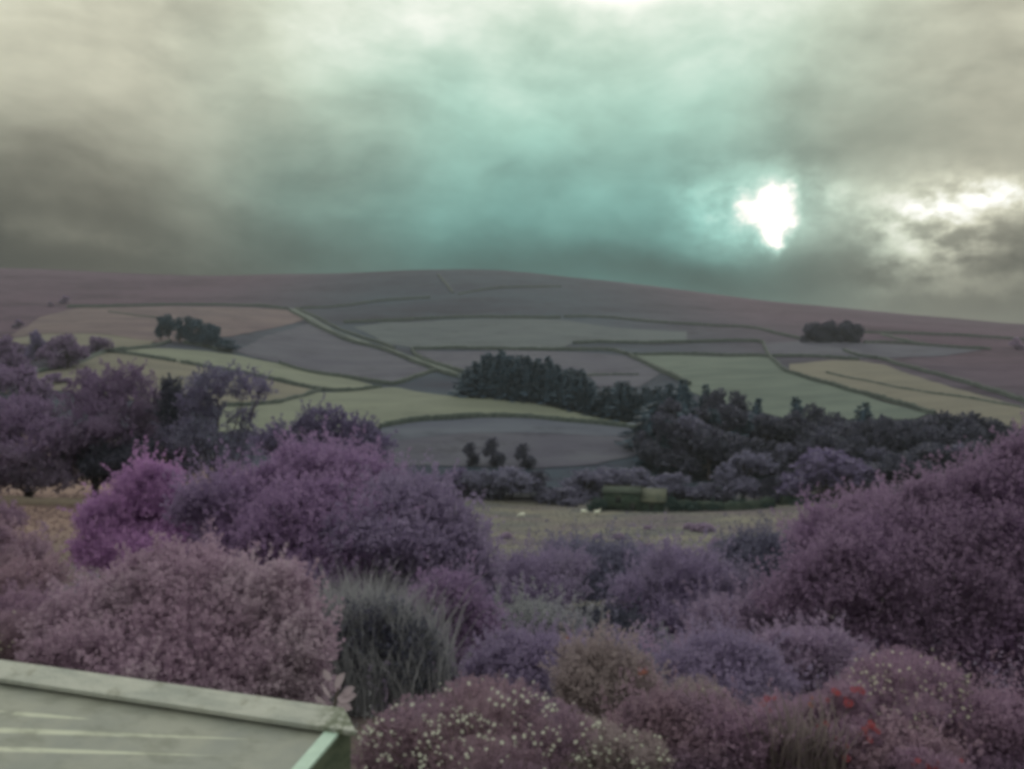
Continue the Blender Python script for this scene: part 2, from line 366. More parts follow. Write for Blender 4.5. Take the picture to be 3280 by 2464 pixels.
# ------------------------------------------------------------------ ground
def gmat():
    m = bpy.data.materials.new('moor_and_meadow'); m.use_nodes = True; t = NT(m.node_tree); p = t.n['Principled BSDF']
    tco = t.n.new('ShaderNodeTexCoord').outputs['Object']; x, y, z = t.sep(tco)
    n1 = t.noise(t.comb(t.mul(x, .005), t.mul(y, .011), 0.), 1., 6, .62); n2 = t.noise(t.comb(t.mul(x, .05), t.mul(y, .09), 0.), 1., 5, .65)
    n3 = t.noise(tco, .9, 4, .6)
    side = t.smooth(t.add(t.math('ABSOLUTE', t.add(x, t.mul(n1, 60.))), 0.), 80., 330.)
    heath = t.mix(side, lin(47, 52, 68), lin(66, 50, 68))          # heather, redder towards both shoulders of the hill
    grass = t.mix(side, lin(56, 67, 80), lin(84, 68, 84))
    heath = t.mix(t.smooth(t.noise(t.comb(t.mul(x, .006), t.mul(y, .03), 7.), 1., 6, .66), .45, .6), heath, t.mix(side, lin(38, 38, 52), lin(50, 36, 50)))
    moor = t.mix(t.smooth(t.add(t.mul(n1, .55), t.mul(n2, .45)), .40, .58), heath, grass)
    mead = t.mix(t.smooth(n2, .38, .62), lin(90, 92, 92), lin(116, 114, 104))
    mead = t.mix(t.mul(t.smooth(t.noise(t.comb(t.mul(x, .03), t.mul(y, .05), 3.), 1., 4, .6), .46, .62), .8), mead, lin(98, 90, 98))
    mead = t.mix(t.smooth(t.mul(x, -1.), 12., 40.), mead, lin(128, 110, 104))
    gard = t.mix(t.smooth(n3, .4, .6), lin(76, 70, 74), lin(104, 96, 92))
    c = t.mix(t.smooth(y, 40., 70.), gard, mead); c = t.mix(t.smooth(t.add(y, t.mul(n2, 20.)), 215., 240.), c, moor)
    c = t.mix(t.mul(t.smooth(n3, .55, .75), .22), c, lin(84, 80, 90))
    t.l.new(c, p.inputs['Base Color']); p.inputs['Roughness'].default_value = .95; p.inputs['Specular IOR Level'].default_value = .1
    b = t.n.new('ShaderNodeBump'); b.inputs['Strength'].default_value = .7; b.inputs['Distance'].default_value = .5
    t.l.new(t.noise(tco, .8, 5, .65), b.inputs['Height']); t.l.new(b.outputs[0], p.inputs['Normal']); return m
ux = np.linspace(-1, 1, 361); gx = np.sinh(ux * 4.2) / math.sinh(4.2) * 1900
gy = np.concatenate([np.linspace(-90, 3, 14), np.geomspace(4, 1150, 430), np.linspace(1170, 2300, 25)])
GX, GY = np.meshgrid(gx, gy); GZ = ground(GX, GY)
V = np.stack([GX, GY, GZ], -1).reshape(-1, 3); nx, ny = len(gx), len(gy)
a = (np.arange(ny - 1)[:, None] * nx + np.arange(nx - 1)[None]).ravel()
tag(obj('ground', tri_mesh('ground', V, np.stack([a, a + 1, a + nx + 1, a + nx], 1), True), gmat()), 'rolling hillside and valley floor', None, kind='structure')

# ------------------------------------------------------------------ fields (sheets laid over the hillside)
def resample(pts, step):
    pts = np.asarray(pts, float); d = np.r_[0, np.cumsum(np.linalg.norm(np.diff(pts, axis=0), axis=1))]
    n = max(2, int(d[-1] / step) + 1); s = np.linspace(0, d[-1], n)
    return np.stack([np.interp(s, d, pts[:, k]) for k in range(pts.shape[1])], 1)
def field(name, label, pix, mat, lift=.3, step=6.):
    w_ = np.array([hit(*q)[:2] for q in pix]); ring = resample(np.vstack([w_, w_[:1]]), step)[:-1]
    lo, hi = ring.min(0), ring.max(0)
    xs, ys = np.meshgrid(np.arange(lo[0], hi[0], step), np.arange(lo[1], hi[1], step)); q = np.stack([xs.ravel(), ys.ravel()], 1) + RNG.uniform(-1, 1, (xs.size, 2))
    ins = np.zeros(len(q), bool); A = ring; Bn = np.roll(ring, -1, 0)
    for (x1, y1), (x2, y2) in zip(A, Bn):
        if y1 == y2: continue
        c = ((y1 > q[:, 1]) != (y2 > q[:, 1])) & (q[:, 0] < (x2 - x1) * (q[:, 1] - y1) / (y2 - y1) + x1); ins ^= c
    q = q[ins]
    if len(q): q = q[np.min(np.linalg.norm(q[:, None] - ring[None], axis=2), axis=1) > step * .4]
    n = len(ring); vs = [Vector(v) for v in np.vstack([ring, q])]
    r = delaunay_2d_cdt(vs, [], [list(range(n))], 1, 1e-4)
    vo = np.array([tuple(v) for v in r[0]]); fo = [f for f in r[2] if len(f) == 3]
    Vv = np.column_stack([vo, ground(vo[:, 0], vo[:, 1]) + lift])
    return tag(obj(name, tri_mesh(name, Vv, np.array(fo), True), mat), label, None, kind='structure')
def fmat(name, c0, c1_, ax=.03, ay=.08, wild=.35, q3_=(.65, .73, .80)):
    c0 = tuple(v * q for v, q in zip(c0, q3_)); c1_ = tuple(v * q for v, q in zip(c1_, q3_))
    def rushes(t, v, tco, c):
        x, y, z = t.sep(tco); n = t.noise(t.comb(t.mul(x, .035), t.mul(y, .07), float(len(name))), 1., 6, .68)
        f_ = t.noise(t.comb(t.mul(x, .3), t.mul(y, .5), 1.), 1., 4, .7)
        return t.mix(t.mul(t.smooth(t.add(t.mul(n, .7), t.mul(f_, .3)), .50, .66), wild), c, lin(*[v_ * .72 for v_ in c0]))
    return surf(name, c0, c1_, 1., 6, .95, .4, 1.2, (ax, ay, .05), .34, .66, .1, extra=rushes)
FG = fmat('mown_grass', (152, 144, 120), (170, 160, 132)); FG2 = fmat('tan_grass', (152, 134, 114), (170, 148, 124))
FO = fmat('olive_grass', (122, 124, 108), (142, 142, 122)); FP = fmat('rough_pasture', (108, 100, 112), (124, 118, 124), wild=.9, q3_=(.66, .71, .77))
FU = fmat('upland_grass', (110, 110, 112), (124, 124, 122), wild=.9, q3_=(.66, .73, .78)); FR = fmat('rosy_pasture', (118, 106, 110), (144, 132, 128), .02, .05, wild=1., q3_=(.74, .72, .76)); FL = fmat('lower_slope', (114, 108, 120), (130, 124, 132), wild=.7, q3_=(.66, .74, .79))
field('field', 'long pale mown field falling below left pine clump', [c1(*q) for q in [(760, 660), (1000, 640), (1100, 642), (1500, 680), (1800, 740), (2212, 830)]] + [c2(*q) for q in [(120, 858), (245, 888), (100, 908), (0, 912)]] + [c1(*q) for q in [(2100, 906), (1800, 845), (1350, 760), (1165, 730), (1000, 700)]], FG, .40)
field('field', 'tan field sloping behind the big left trees', [c1(*q) for q in [(220, 810), (500, 745), (690, 668), (1000, 710), (1350, 770), (1600, 815), (2060, 912), (1900, 962), (1650, 1002), (1400, 1010), (900, 980), (500, 930), (200, 900)]], FG2, .34)
field('field', 'pale green field curving below the spruce block', [c1(*q) for q in [(1430, 1022), (1800, 1000), (2060, 925)]] + [c2(*q) for q in [(0, 925), (250, 895), (330, 890), (500, 925), (800, 962), (1300, 1008), (1600, 1075), (1890, 1135), (1880, 1148), (1300, 1096), (950, 1078), (450, 1108), (240, 1150), (0, 1190)]] + [c1(*q) for q in [(1900, 1190), (1400, 1190)]], FG, .37)
field('field', 'narrow pale field behind round left trees', [c1(*q) for q in [(50, 578), (300, 545), (600, 545), (850, 580), (1000, 592), (950, 625), (700, 645), (500, 640), (300, 612), (100, 612)]], FG2, .40)
field('field', 'olive walled field above the dark wood', [c2(*q) for q in [(1860, 682), (2212, 686)]] + [c3(*q) for q in [(200, 694), (560, 698), (620, 742), (690, 800), (1100, 925), (1600, 1065), (1500, 1100), (800, 1110), (200, 970), (0, 900)]] + [c2(*q) for q in [(2212, 885), (2050, 792), (1940, 738)]], FO, .43)
field('field', 'tan sloping field on the right beyond bent wall', [c3(*q) for q in [(700, 742), (1000, 715), (1150, 718), (1300, 745), (1600, 850), (2000, 960), (2300, 1040), (2300, 1170), (2100, 1150), (1600, 1055), (1100, 918), (700, 795)]], FG2, .36)
field('field', 'long grey upland pasture across the hill', [c2(*q) for q in [(60, 500), (300, 468), (800, 452), (1400, 452), (1700, 500), (2212, 530), (2212, 596), (1480, 600), (1400, 640), (700, 632), (440, 634), (280, 606)]], FU, .31)
field('field', 'grey pasture behind the spruce block', [c2(*q) for q in [(460, 655), (1000, 655), (1400, 660), (1830, 690), (1940, 742), (2050, 800), (1900, 890), (1550, 880), (1200, 860), (800, 800)]], FP, .28)
field('field', 'pale lower slope beneath curved wall', [c2(*q) for q in [(240, 1158), (450, 1118), (950, 1088), (1300, 1104), (1600, 1130), (1890, 1158), (1890, 1205), (1600, 1200), (1300, 1190), (900, 1185), (600, 1208), (260, 1240)]], FL, .33)
field('field', 'rosy upland pasture left of the lane', [c1(*q) for q in [(480, 382), (900, 374), (1600, 376), (1850, 392), (1960, 452), (1700, 520), (1500, 560), (1000, 602), (850, 575), (600, 540), (300, 540), (60, 562), (250, 440)]], FR, .27)
field('field', 'grey pasture between right wall lines', [c3(*q) for q in [(540, 610), (800, 590), (1180, 605), (1600, 625), (1950, 650), (1700, 690), (1400, 700), (1150, 705), (900, 690), (580, 688)]], FP, .29)
field('field', 'mauve rough pasture left of the lane above the long pale field', [c1(*q) for q in [(1520, 655), (1700, 560), (1990, 478), (2212, 590)]] + [c2(*q) for q in [(160, 630), (310, 676), (450, 735), (585, 792), (450, 826), (350, 862), (290, 866), (150, 844), (0, 822)]] + [c1(*q) for q in [(1800, 730), (1600, 690)]], FP, .26)
field('field', 'dim mauve slope falling to the valley bushes', [c2(*q) for q in [(250, 1240), (600, 1205), (900, 1186), (1300, 1192), (1600, 1202), (1900, 1206), (1900, 1330), (1600, 1400), (1200, 1420), (700, 1400), (300, 1390)]], FP, .25)
LANE = surf('lane_grass', (74, 86, 84), (90, 100, 96), .5)
field('lane', 'narrow walled lane running down the hill', [c1(*q) for q in [(1862, 384), (1900, 384), (2010, 440), (2212, 548)]] + [c2(*q) for q in [(150, 595), (300, 640), (500, 712), (780, 815), (780, 828), (600, 776), (450, 718), (310, 660), (150, 612), (0, 555)]] + [c1(*q) for q in [(2100, 510)]], LANE, .5)

# ------------------------------------------------------------------ drystone walls
def catmull(pts, n=5):
    p = np.asarray(pts, float); q = np.vstack([2 * p[0] - p[1], p, 2 * p[-1] - p[-2]]); out = []
    for i in range(1, len(q) - 2):
        for t in np.linspace(0, 1, n, endpoint=False):
            a_, b_, c_, d_ = q[i - 1], q[i], q[i + 1], q[i + 2]
            out.append(.5 * ((2 * b_) + (-a_ + c_) * t + (2 * a_ - 5 * b_ + 4 * c_ - d_) * t * t + (-a_ + 3 * b_ - 3 * c_ + d_) * t ** 3))
    return np.vstack([out, p[-1:]])
def wall(label, pix, h=1.7, wd=.9, mat='wall', name='drystone_wall', ymin=150., loc=None):
    pts = np.array([hit(*q, ymin=ymin)[:2] for q in pix]) if loc is None else np.array(loc)
    ln = resample(catmull(pts) if len(pts) > 2 else pts, 1.6)
    T = unit(np.gradient(ln, axis=0)); N = np.stack([-T[:, 1], T[:, 0]], 1); n = len(ln)
    hh = h * (1 + RNG.normal(0, .09, n)); z0 = ground(ln[:, 0], ln[:, 1])
    rows = []
    for off, zf in ((-.6, -.5), (-.5, .5), (-.28, 1.), (.28, 1.), (.5, .5), (.6, -.5)):
        o = ln + N * (off * wd + RNG.normal(0, .07, n))[:, None]
        rows.append(np.column_stack([o, z0 + (hh * zf if zf > 0 else zf) + RNG.normal(0, .05, n)]))
    V = np.stack(rows, 1).reshape(-1, 3); Fc = []
    for i in range(n - 1):
        for j in range(5):
            a_ = i * 6 + j; Fc.append((a_, a_ + 1, a_ + 7, a_ + 6))
    Fc += [(0, 1, 2, 5), (5, 2, 3, 4), ((n - 1) * 6 + 5, (n - 1) * 6 + 2, (n - 1) * 6 + 1, (n - 1) * 6), ((n - 1) * 6 + 4, (n - 1) * 6 + 3, (n - 1) * 6 + 2, (n - 1) * 6 + 5)]
    c = V.mean(0); c[2] = V[:, 2].min()
    o = obj(name, tri_mesh(name, V - c, np.array(Fc)), M[mat]); o.location = c
    return tag(o, label, 'wall', 'walls crossing the hillside')
q1 = lambda L_: [c1(*q) for q in L_]
q2 = lambda L_: [c2(*q) for q in L_]
q3 = lambda L_: [c3(*q) for q in L_]
wall('dark wall along the top of the rosy upland pasture', q1([(430, 374), (700, 370), (1000, 364), (1300, 361), (1600, 366), (1850, 386)]), 2.4, 1.5)
wall('stone wall along the lower side of the walled lane', q1([(1860, 388), (2000, 478), (2212, 580)]) + q2([(160, 622), (310, 667), (450, 727), (590, 780), (700, 815), (780, 832)]), 2.2, 1.2)
wall('stone wall along the upper side of the walled lane', q1([(1905, 380), (2080, 460), (2212, 530)]) + q2([(130, 575), (250, 612), (330, 645)]), 1.9, 1.1)
wall('faint wall climbing right from the top of the lane', q1([(1930, 384), (2212, 366)]) + q2([(200, 338), (400, 322), (560, 312)]), 1.9, 1.2)
wall('long dark wall above the grey upland pasture', q2([(0, 474), (300, 462), (600, 447), (800, 440), (1100, 440), (1400, 442)]), 2.2, 1.3)
wall('faint far wall crossing the moor towards the right', q2([(1420, 436), (1700, 440), (2000, 470)]) + q3([(0, 480), (400, 500), (600, 540), (790, 582)]), 1.9, 1.1)
wall('short wall slanting down to the spruce block', q2([(440, 645), (470, 690), (560, 732), (680, 770), (790, 802)]), 2.2, 1.2)
wall('level wall behind the spruce tops', q2([(445, 645), (700, 640), (1000, 645), (1400, 651), (1700, 652), (1830, 682)]), 2.0, 1.1)
wall('kinked wall running along and down the olive field', q2([(1480, 606), (1700, 601), (2212, 602)]) + q3([(200, 598), (500, 598), (540, 632), (570, 690), (620, 740), (690, 797), (850, 846), (1100, 920), (1400, 1000), (1640, 1070)]), 2.0, 1.1)
wall('wall along the upper edge of the olive field', q2([(1830, 682), (2212, 680)]) + q3([(300, 690), (570, 693)]), 1.8, 1.)
wall('wall continuing right from the kink to the tan field', q3([(575, 692), (900, 696), (1150, 712)]), 1.6, 1.)
wall('wall with scrub slanting down to the dark wood', q2([(1840, 690), (1950, 742), (2050, 792), (2230, 880)]), 2.4, 1.6)
wall('wall leaving the right tree clump for the skyline', q3([(1180, 538), (1500, 546), (1800, 556), (2212, 584), (2500, 600)]), 1.9, 1.1)
wall('wall leaving the foot of the right tree clump', q3([(1180, 602), (1400, 606), (1600, 622), (1750, 634), (2000, 646)]), 1.7, 1.)
wall('short diagonal wall right of the tree clump', q3([(1290, 546), (1450, 590), (1600, 620)]), 1.7, 1.)
wall('long wall descending to the right frame edge', q3([(1050, 656), (1150, 690), (1300, 712), (1400, 746), (1600, 800), (1800, 852), (2000, 916), (2300, 1010)]), 1.8, 1.1)
wall('low broken bank crossing the tan right field', q3([(940, 800), (1200, 852), (1400, 896), (1600, 930), (1900, 970), (2300, 1045)]), 1.0, 1.1)
wall('wall from round tree to the gap in the pale field', q1([(690, 662), (850, 682), (1000, 706), (1130, 729)]), 1.8, 1.)
wall('wall from the gap down the long pale field', q1([(1165, 736), (1350, 766), (1600, 812), (1800, 852), (2000, 896), (2100, 912)]) + q2([(0, 918), (100, 914), (245, 892)]), 1.8, 1.)
wall('wall curving up to the foot of left pines', q1([(700, 658), (900, 640), (1000, 626), (1100, 594)]), 1.7, 1.)
wall('wall along the feet of left pines', q1([(1180, 606), (1300, 624), (1400, 652), (1495, 664)]), 1.9, 1.1)
wall('wall below the lane meeting the long pale field', q1([(1800, 738), (2212, 828)]) + q2([(150, 850), (290, 872), (350, 868), (450, 832), (590, 787)]), 1.9, 1.1)
wall('hooked wall joining the pale fields behind left tree', q1([(1430, 1012), (1650, 1006), (1800, 990), (1950, 950), (2070, 914)]), 1.7, 1.)
wall('curved wall beneath the pale green field', q2([(235, 1156), (300, 1136), (450, 1112), (700, 1092), (950, 1081), (1150, 1086), (1300, 1099), (1600, 1126), (1890, 1152)]), 1.8, 1.2)
wall('grassy bank curving below the round left trees', q1([(220, 802), (350, 772), (500, 742), (600, 695), (685, 664)]), 1.5, 2.2)
wall('faint short wall right of the spruce block', q2([(1550, 822), (1720, 812), (1900, 810)]), 1.2, .9)
wall('faint wall fragment left of the pines', q1([(700, 402), (850, 426), (1010, 442)]), 1.2, .9)
wall('gully wall near the top of the moor', q2([(740, 290), (860, 268), (1000, 250), (1200, 241), (1400, 242)]), 1.6, 1.6)
wall('short gully wall dropping from the summit', q2([(610, 160), (660, 220), (705, 280)]), 1.6, 1.6)
wall('mossy field wall right of the barn', None, 2.0, 1.5, 'wallm', ymin=150, loc=[P(2150, 0, 193)[:2], P(2250, 0, 190)[:2], P(2370, 0, 188)[:2], P(2485, 0, 190)[:2]])
wall('mossy field wall beyond the gap beside big purple tree', None, 1.8, 1.4, 'wallm', ymin=150, loc=[P(2512, 0, 191)[:2], P(2600, 0, 194)[:2], P(2700, 0, 197)[:2]])

# ------------------------------------------------------------------ barn
BR = surf('ivy_wall', (44, 62, 54), (60, 76, 64), .9, bump=.8, bscale=3); RF = surf('mossy_slate', (66, 74, 66), (84, 88, 76), .8, bump=.4, bscale=3)
DK = surf('dark_opening', (30, 36, 36), (40, 44, 44), 2)
def box(x0, x1, y0, y1, z0, z1):
    V = np.array([(x, y, z) for z in (z0, z1) for y in (y0, y1) for x in (x0, x1)], float)
    return V, np.array([(0, 2, 3, 1), (4, 5, 7, 6), (0, 1, 5, 4), (2, 6, 7, 3), (0, 4, 6, 2), (1, 3, 7, 5)])
bp = P(2034, 1640, 196); bp[2] = gz(bp[0], bp[1]) - .2
barn = thing('stone_barn', 'mossy green stone barn with pale roof below the wood', 'barn', bp, rz=math.radians(-12))
obj('wall', tri_mesh('barn_tall_wall', *box(-7, 1.2, -3.2, 3.6, 0, 4.5)), BR, barn)
obj('wall', tri_mesh('barn_low_wall', *box(1.203, 6.8, -3.0, 3.4, 0, 2.7)), BR, barn)
rv = np.array([(-7.3, -3.6, 4.45), (1.4, -3.6, 4.45), (1.4, .3, 5.35), (-7.3, .3, 5.35), (-7.3, 4, 4.45), (1.4, 4, 4.45)])
rv2 = rv + [0, 0, .18]; V = np.vstack([rv, rv2])
rf = [(0, 1, 2, 3), (3, 2, 5, 4), (9, 8, 7, 6), (10, 11, 8, 9), (0, 6, 7, 1), (4, 5, 11, 10), (0, 3, 9, 6), (3, 4, 10, 9), (1, 7, 8, 2), (2, 8, 11, 5)]
RF2 = surf('dark_mossy_slate', (48, 60, 54), (62, 72, 64), .8, bump=.4, bscale=3)
roof = obj('roof', tri_mesh('barn_roof', V, np.array(rf)), RF2, barn)
obj('ridge', tri_mesh('barn_ridge', *box(-7.35, 1.45, .12, .48, 5.51, 5.64)), RF, roof)
rv = np.array([(1.45, -3.7, 2.6), (7.2, -3.7, 2.6), (7.2, .2, 5.2), (1.45, .2, 5.2), (1.45, 3.9, 2.6), (7.2, 3.9, 2.6)]); V = np.vstack([rv, rv + [0, 0, .16]])
obj('roof', tri_mesh('barn_low_roof', V, np.array(rf)), RF, barn)
gV = np.array([(6.8, -3.0, 2.7), (6.8, 3.4, 2.7), (6.8, .2, 5.2), (6.5, -3.0, 2.7), (6.5, 3.4, 2.7), (6.5, .2, 5.2)])
obj('gable', tri_mesh('barn_gable', gV, np.array([(0, 1, 2), (3, 5, 4), (0, 2, 5), (0, 5, 3), (1, 4, 5), (1, 5, 2)])), BR, barn)
for x0, x1, z0, z1, nm in ((-4.2, -3.0, 2.2, 3.5, 'window'), (-.8, .2, .05, 2.1, 'door'), (3.4, 4.4, .05, 2.0, 'door')):
    yy = -3.2 if x0 < 1 else -3.0
    f_ = obj(nm, tri_mesh('barn_' + nm, *box(x0, x1, yy - .05, yy + .05, z0, z1)), DK, barn)
    obj('lintel', tri_mesh('barn_lintel', *box(x0 - .2, x1 + .2, yy - .12, yy + .04, z1 + .004, z1 + .25)), RF, f_)

# ------------------------------------------------------------------ sheep
def sheep(px, py, Y, label, rz, graze):
    x, y, _ = P(px, py, Y); z = gz(x, y)
    hz = (.28, -.95) if graze else (.98, -.82)
    vs = [(0, .42, .62), (0, .1, .66), (0, -.3, .68), (0, -.55, .72), (0, -.72, hz[0] + .22), (0, hz[1], hz[0])]
    rs = [(.22, .2), (.34, .3), (.34, .3), (.2, .2), (.12, .12), (.07, .07)]; ed = [(i, i + 1) for i in range(5)]
    for sx in (-.15, .15):
        for b_, yy in ((0, .36), (2, -.34)):
            k = len(vs); vs += [(sx, yy, .42), (sx, yy + .02, .2), (sx, yy, 0.02)]; rs += [(.1, .1), (.05, .05), (.045, .045)]
            ed += [(b_, k), (k, k + 1), (k + 1, k + 2)]
    me = bpy.data.meshes.new('sheep'); me.from_pydata(vs, ed, []); me.materials.append(M['wool'])
    o = bpy.data.objects.new('sheep', me); COL.objects.link(o); o.location = (x, y, z); o.rotation_euler = (0, 0, rz); o.scale = (1.15,) * 3
    sk = o.modifiers.new('skin', 'SKIN'); sk.use_smooth_shade = True
    for d_, r_ in zip(me.skin_vertices[0].data, rs): d_.radius = r_
    me.skin_vertices[0].data[1].use_root = True
    sb = o.modifiers.new('sub', 'SUBSURF'); sb.levels = sb.render_levels = 2
    tag(o, label, 'sheep', 'sheep near the barn')
sheep(1869, 1640, 186, 'white sheep grazing further from the barn, left of the pair', 1.4, True)
sheep(1911, 1643, 184, 'white sheep standing nearest the barn wall', 1.9, False)
sheep(1672, 1661, 178, 'lone white sheep far left of the barn on the meadow', -1.2, True)

# ------------------------------------------------------------------ trees
def conifer_mesh(seed, n_lev=26, dens=13):
    r = np.random.default_rng(seed); PP, DD, SS = [], [], []
    for i in range(n_lev):
        t = i / (n_lev - 1); z = .06 + .92 * t
        R = .165 * (1 - t) ** .75 * (1 + .22 * r.normal()) + .008
        k = max(4, int(dens * (1 - t * .6)))
        a_ = r.uniform(0, 6.28, k); rr = R * r.uniform(.55, 1.1, k)
        for f_ in (.25, .6, .95):
            PP.append(np.column_stack([np.cos(a_) * rr * f_, np.sin(a_) * rr * f_, z - .05 * f_ * (1 - t) + r.normal(0, .008, k)]))
            DD.append(np.column_stack([np.cos(a_), np.sin(a_), r.uniform(-.5, .3, k)]) + r.normal(0, .35, (k, 3))); SS.append(np.full(k, .05 + .045 * (1 - t)))
    PP.append(np.array([[0, 0, .955], [.004, 0, .94], [-.004, 0, .93]])); DD.append(np.array([[0, 0, 1.], [.2, .1, 1], [-.2, 0, 1]])); SS.append(np.full(3, .05))
    ky = np.linspace(0, 2 * np.pi, 8, endpoint=False); zz = np.linspace(.08, .9, 6)
    cone = tube(np.column_stack([zz * 0, zz * 0, zz]), .125 * (1 - zz) ** .8 + .005, 8)
    fo = cat([leaves(np.concatenate(PP), np.concatenate(DD), np.concatenate(SS), r, .34, .05), cone])
    tr = tube([(0, 0, -.03), (0, 0, .3), (0, 0, .85)], [.02, .014, .004], 6)
    return tri_mesh('conifer_crown', *fo), tri_mesh('conifer_trunk', *tr)
def broad_mesh(seed, n=520, per=4, leaf=.075, gap=.25, tall=1., nb=9):
    """unit-height broadleaf: spreading blobs round a forked trunk"""
    r = np.random.default_rng(seed); bl = []; limbs = [tube([(0, 0, -.04), (.01, 0, .15), (.015, .01, .32)], [.035, .027, .02], 7)]
    for i in range(nb):
        a_ = i * 2.4 + r.uniform(-.4, .4); rad = r.uniform(.10, .27) / tall; z = .20 + .58 * ((i * .618) % 1.) if i else .82
        if i == 0: rad = .03
        c = np.array([math.cos(a_) * rad, math.sin(a_) * rad, z]); q = r.uniform(.13, .21)
        bl.append((c, (q / tall ** .5, q / tall ** .5, q * r.uniform(.75, 1.)))); limbs.append(tube([(.015, .01, .28), c * [.5, .5, 1] - [0, 0, .12], c], [.017, .011, .004], 5))
    fo = foliage(bl, n, per, .07, leaf, r, .3, -.8, (.7, 1.05), .2, 4., .55 if gap < .3 else .35, .36, .7)
    return tri_mesh('tree_crown', *fo), tri_mesh('tree_trunk', *cat(limbs))
CON = [conifer_mesh(30 + i) for i in range(5)]
BRD = [broad_mesh(50 + i, tall=(1., .85, 1.2, 1.5, .8)[i]) for i in range(5)]
def with_mat(me, mat):
    k = me.name.split('.')[0] + '|' + mat.name + '|' + me.name
    m2 = _mm.get(k)
    if m2 is None: m2 = me.copy(); m2.materials.clear(); m2.materials.append(mat); _mm[k] = m2
    return m2
_mm = {}
def tree(px, Y, top, kind, mat, label, group=None, wpx=None, name=None, k=None, base=None, sink=0.):
    x = P(px, 1232, Y)[0]; z0 = gz(x, Y) - sink; zt = P(px, top, Y)[2]; h = max(1.5, zt - z0)
    protos = CON if kind == 'c' else BRD; i = RNG.integers(len(protos)) if k is None else k; cr, tr = protos[i]
    nm = name or ('spruce_tree' if kind == 'c' else 'broadleaf_tree')
    o = thing(nm, label, 'tree', (x, Y, z0), group, RNG.uniform(0, 6.28))
    wref = .33 if kind == 'c' else .80
    s = (wpx * Y / F) / (wref * h) if wpx else RNG.uniform(.9, 1.15)
    o.scale = (h * s, h * s, h)
    obj('crown', with_mat(cr, M[mat]), None, o); obj('trunk', with_mat(tr, M['bark']), None, o)
    return o
# dense spruce block at the edge of the pale field
for x, y in [(815, 755), (850, 722), (900, 682), (950, 667), (1030, 650), (1062, 682), (1120, 680), (1190, 684), (1250, 704), (1325, 690), (1380, 742), (1430, 772), (1482, 765), (1530, 772), (1590, 842)]:
    px, top = c2(x, y); b = hit(*c2(x, np.interp(x, [790, 1300, 1600, 1890], [945, 1000, 1070, 1120])))
    for k_, dy_ in enumerate((0, 9, 18)):
        tree(px + RNG.uniform(-9, 9), b[1] + 3 + dy_, top + (24, 8, -2)[k_] * RNG.uniform(.4, 1), 'c', 'conifer', 'dark spruce packed in the tall block by the pale green field', 'spruce block', RNG.uniform(70, 92))
for x, y in [(1640, 915), (1700, 880), (1770, 850), (1822, 850), (1880, 890), (1940, 880), (2030, 880), (2105, 860), (2180, 840)]:
    px, top = c2(x, y); b = hit(*c2(x, np.interp(x, [1600, 1890, 2200], [1070, 1120, 1180])))
    for k_, dy_ in enumerate((0, 10)):
        tree(px + RNG.uniform(-10, 10), b[1] + 2 + dy_, top + (20, 0)[k_], 'c', 'conifer', 'lower dark spruce in the row joining block and wood', 'spruce row', RNG.uniform(74, 98))
# wood on the right: skyline row, then fuller rows in front
cn_ = {'c': 0, 'b': 0}
for x, y, kd, wp in [(20, 872, 'c', 80), (160, 868, 'c', 75), (250, 882, 'b', 90), (350, 904, 'b', 90), (495, 958, 'c', 75), (745, 950, 'c', 85), (840, 985, 'b', 100), (1000, 1040, 'b', 110), (1180, 988, 'c', 110), (1330, 1064, 'b', 110), (1440, 1100, 'b', 90), (1540, 1085, 'b', 110), (1700, 1052, 'b', 120), (1880, 1046, 'b', 150), (1990, 1070, 'b', 120)]:
    px, top = c3(x, y); cn_[kd] += 1; o_ = ('first', 'second', 'third', 'fourth', 'fifth', 'sixth', 'seventh', 'eighth', 'ninth', 'tenth')[cn_[kd] - 1]
    tree(px, np.interp(px, [2080, 2500, 2800, 3150], [285, 262, 228, 208]) + RNG.uniform(-5, 5), top, kd, 'dark' if kd == 'b' else 'conifer', o_ + ' round dark treetop from the left along the top of right wood' if kd == 'b' else o_ + ' pointed conifer from the left along the top of right wood', 'skyline row of the wood' if kd == 'b' else 'pointed conifers of the wood', wp * (1.15 if kd == 'b' else 1.))
for i in range(22):
    px = 2090 + i * 50 + RNG.uniform(-16, 16); top = np.interp(px, [2080, 2300, 2700, 3150], [1258, 1300, 1350, 1350]) + RNG.uniform(-22, 35)
    kd = 'c' if px < 2400 and i % 2 == 0 else 'b'
    tree(px, np.interp(px, [2080, 2500, 2800, 3150], [266, 246, 214, 192]) + RNG.uniform(-5, 5), top, kd, 'conifer' if kd == 'c' else 'dark', 'shadowy tree in the middle rows of the right wood', 'middle rows of the wood', RNG.uniform(135, 185))
for i in range(19):
    px = 2110 + i * 58 + RNG.uniform(-20, 20); top = np.interp(px, [2080, 2300, 2700, 3150], [1325, 1360, 1415, 1430]) + RNG.uniform(-25, 40)
    tree(px, np.interp(px, [2080, 2500, 2800, 3150], [246, 232, 200, 178]) + RNG.uniform(-5, 5), top, 'b', ('dark', 'dark', 'blue', 'dark', 'dark')[i % 5], 'bluish broadleaf tree in the near rows of the right wood', 'near rows of the wood', RNG.uniform(140, 190))
tree(2085, 250, 1330, 'c', 'conifer', 'tall narrow dark conifer at the left corner of the wood', None, 85)
tree(2140, 244, 1345, 'c', 'conifer', 'dark conifer just behind the left corner of the wood', None, 90)
tree(2650, 194, 1428, 'b', 'violet', 'big rounded purple tree at the front of the wood', None, 260, k=4, sink=1.)
tree(2380, 203, 1440, 'b', 'blue', 'rounded blue violet tree between barn and purple tree', None, 170, k=1)
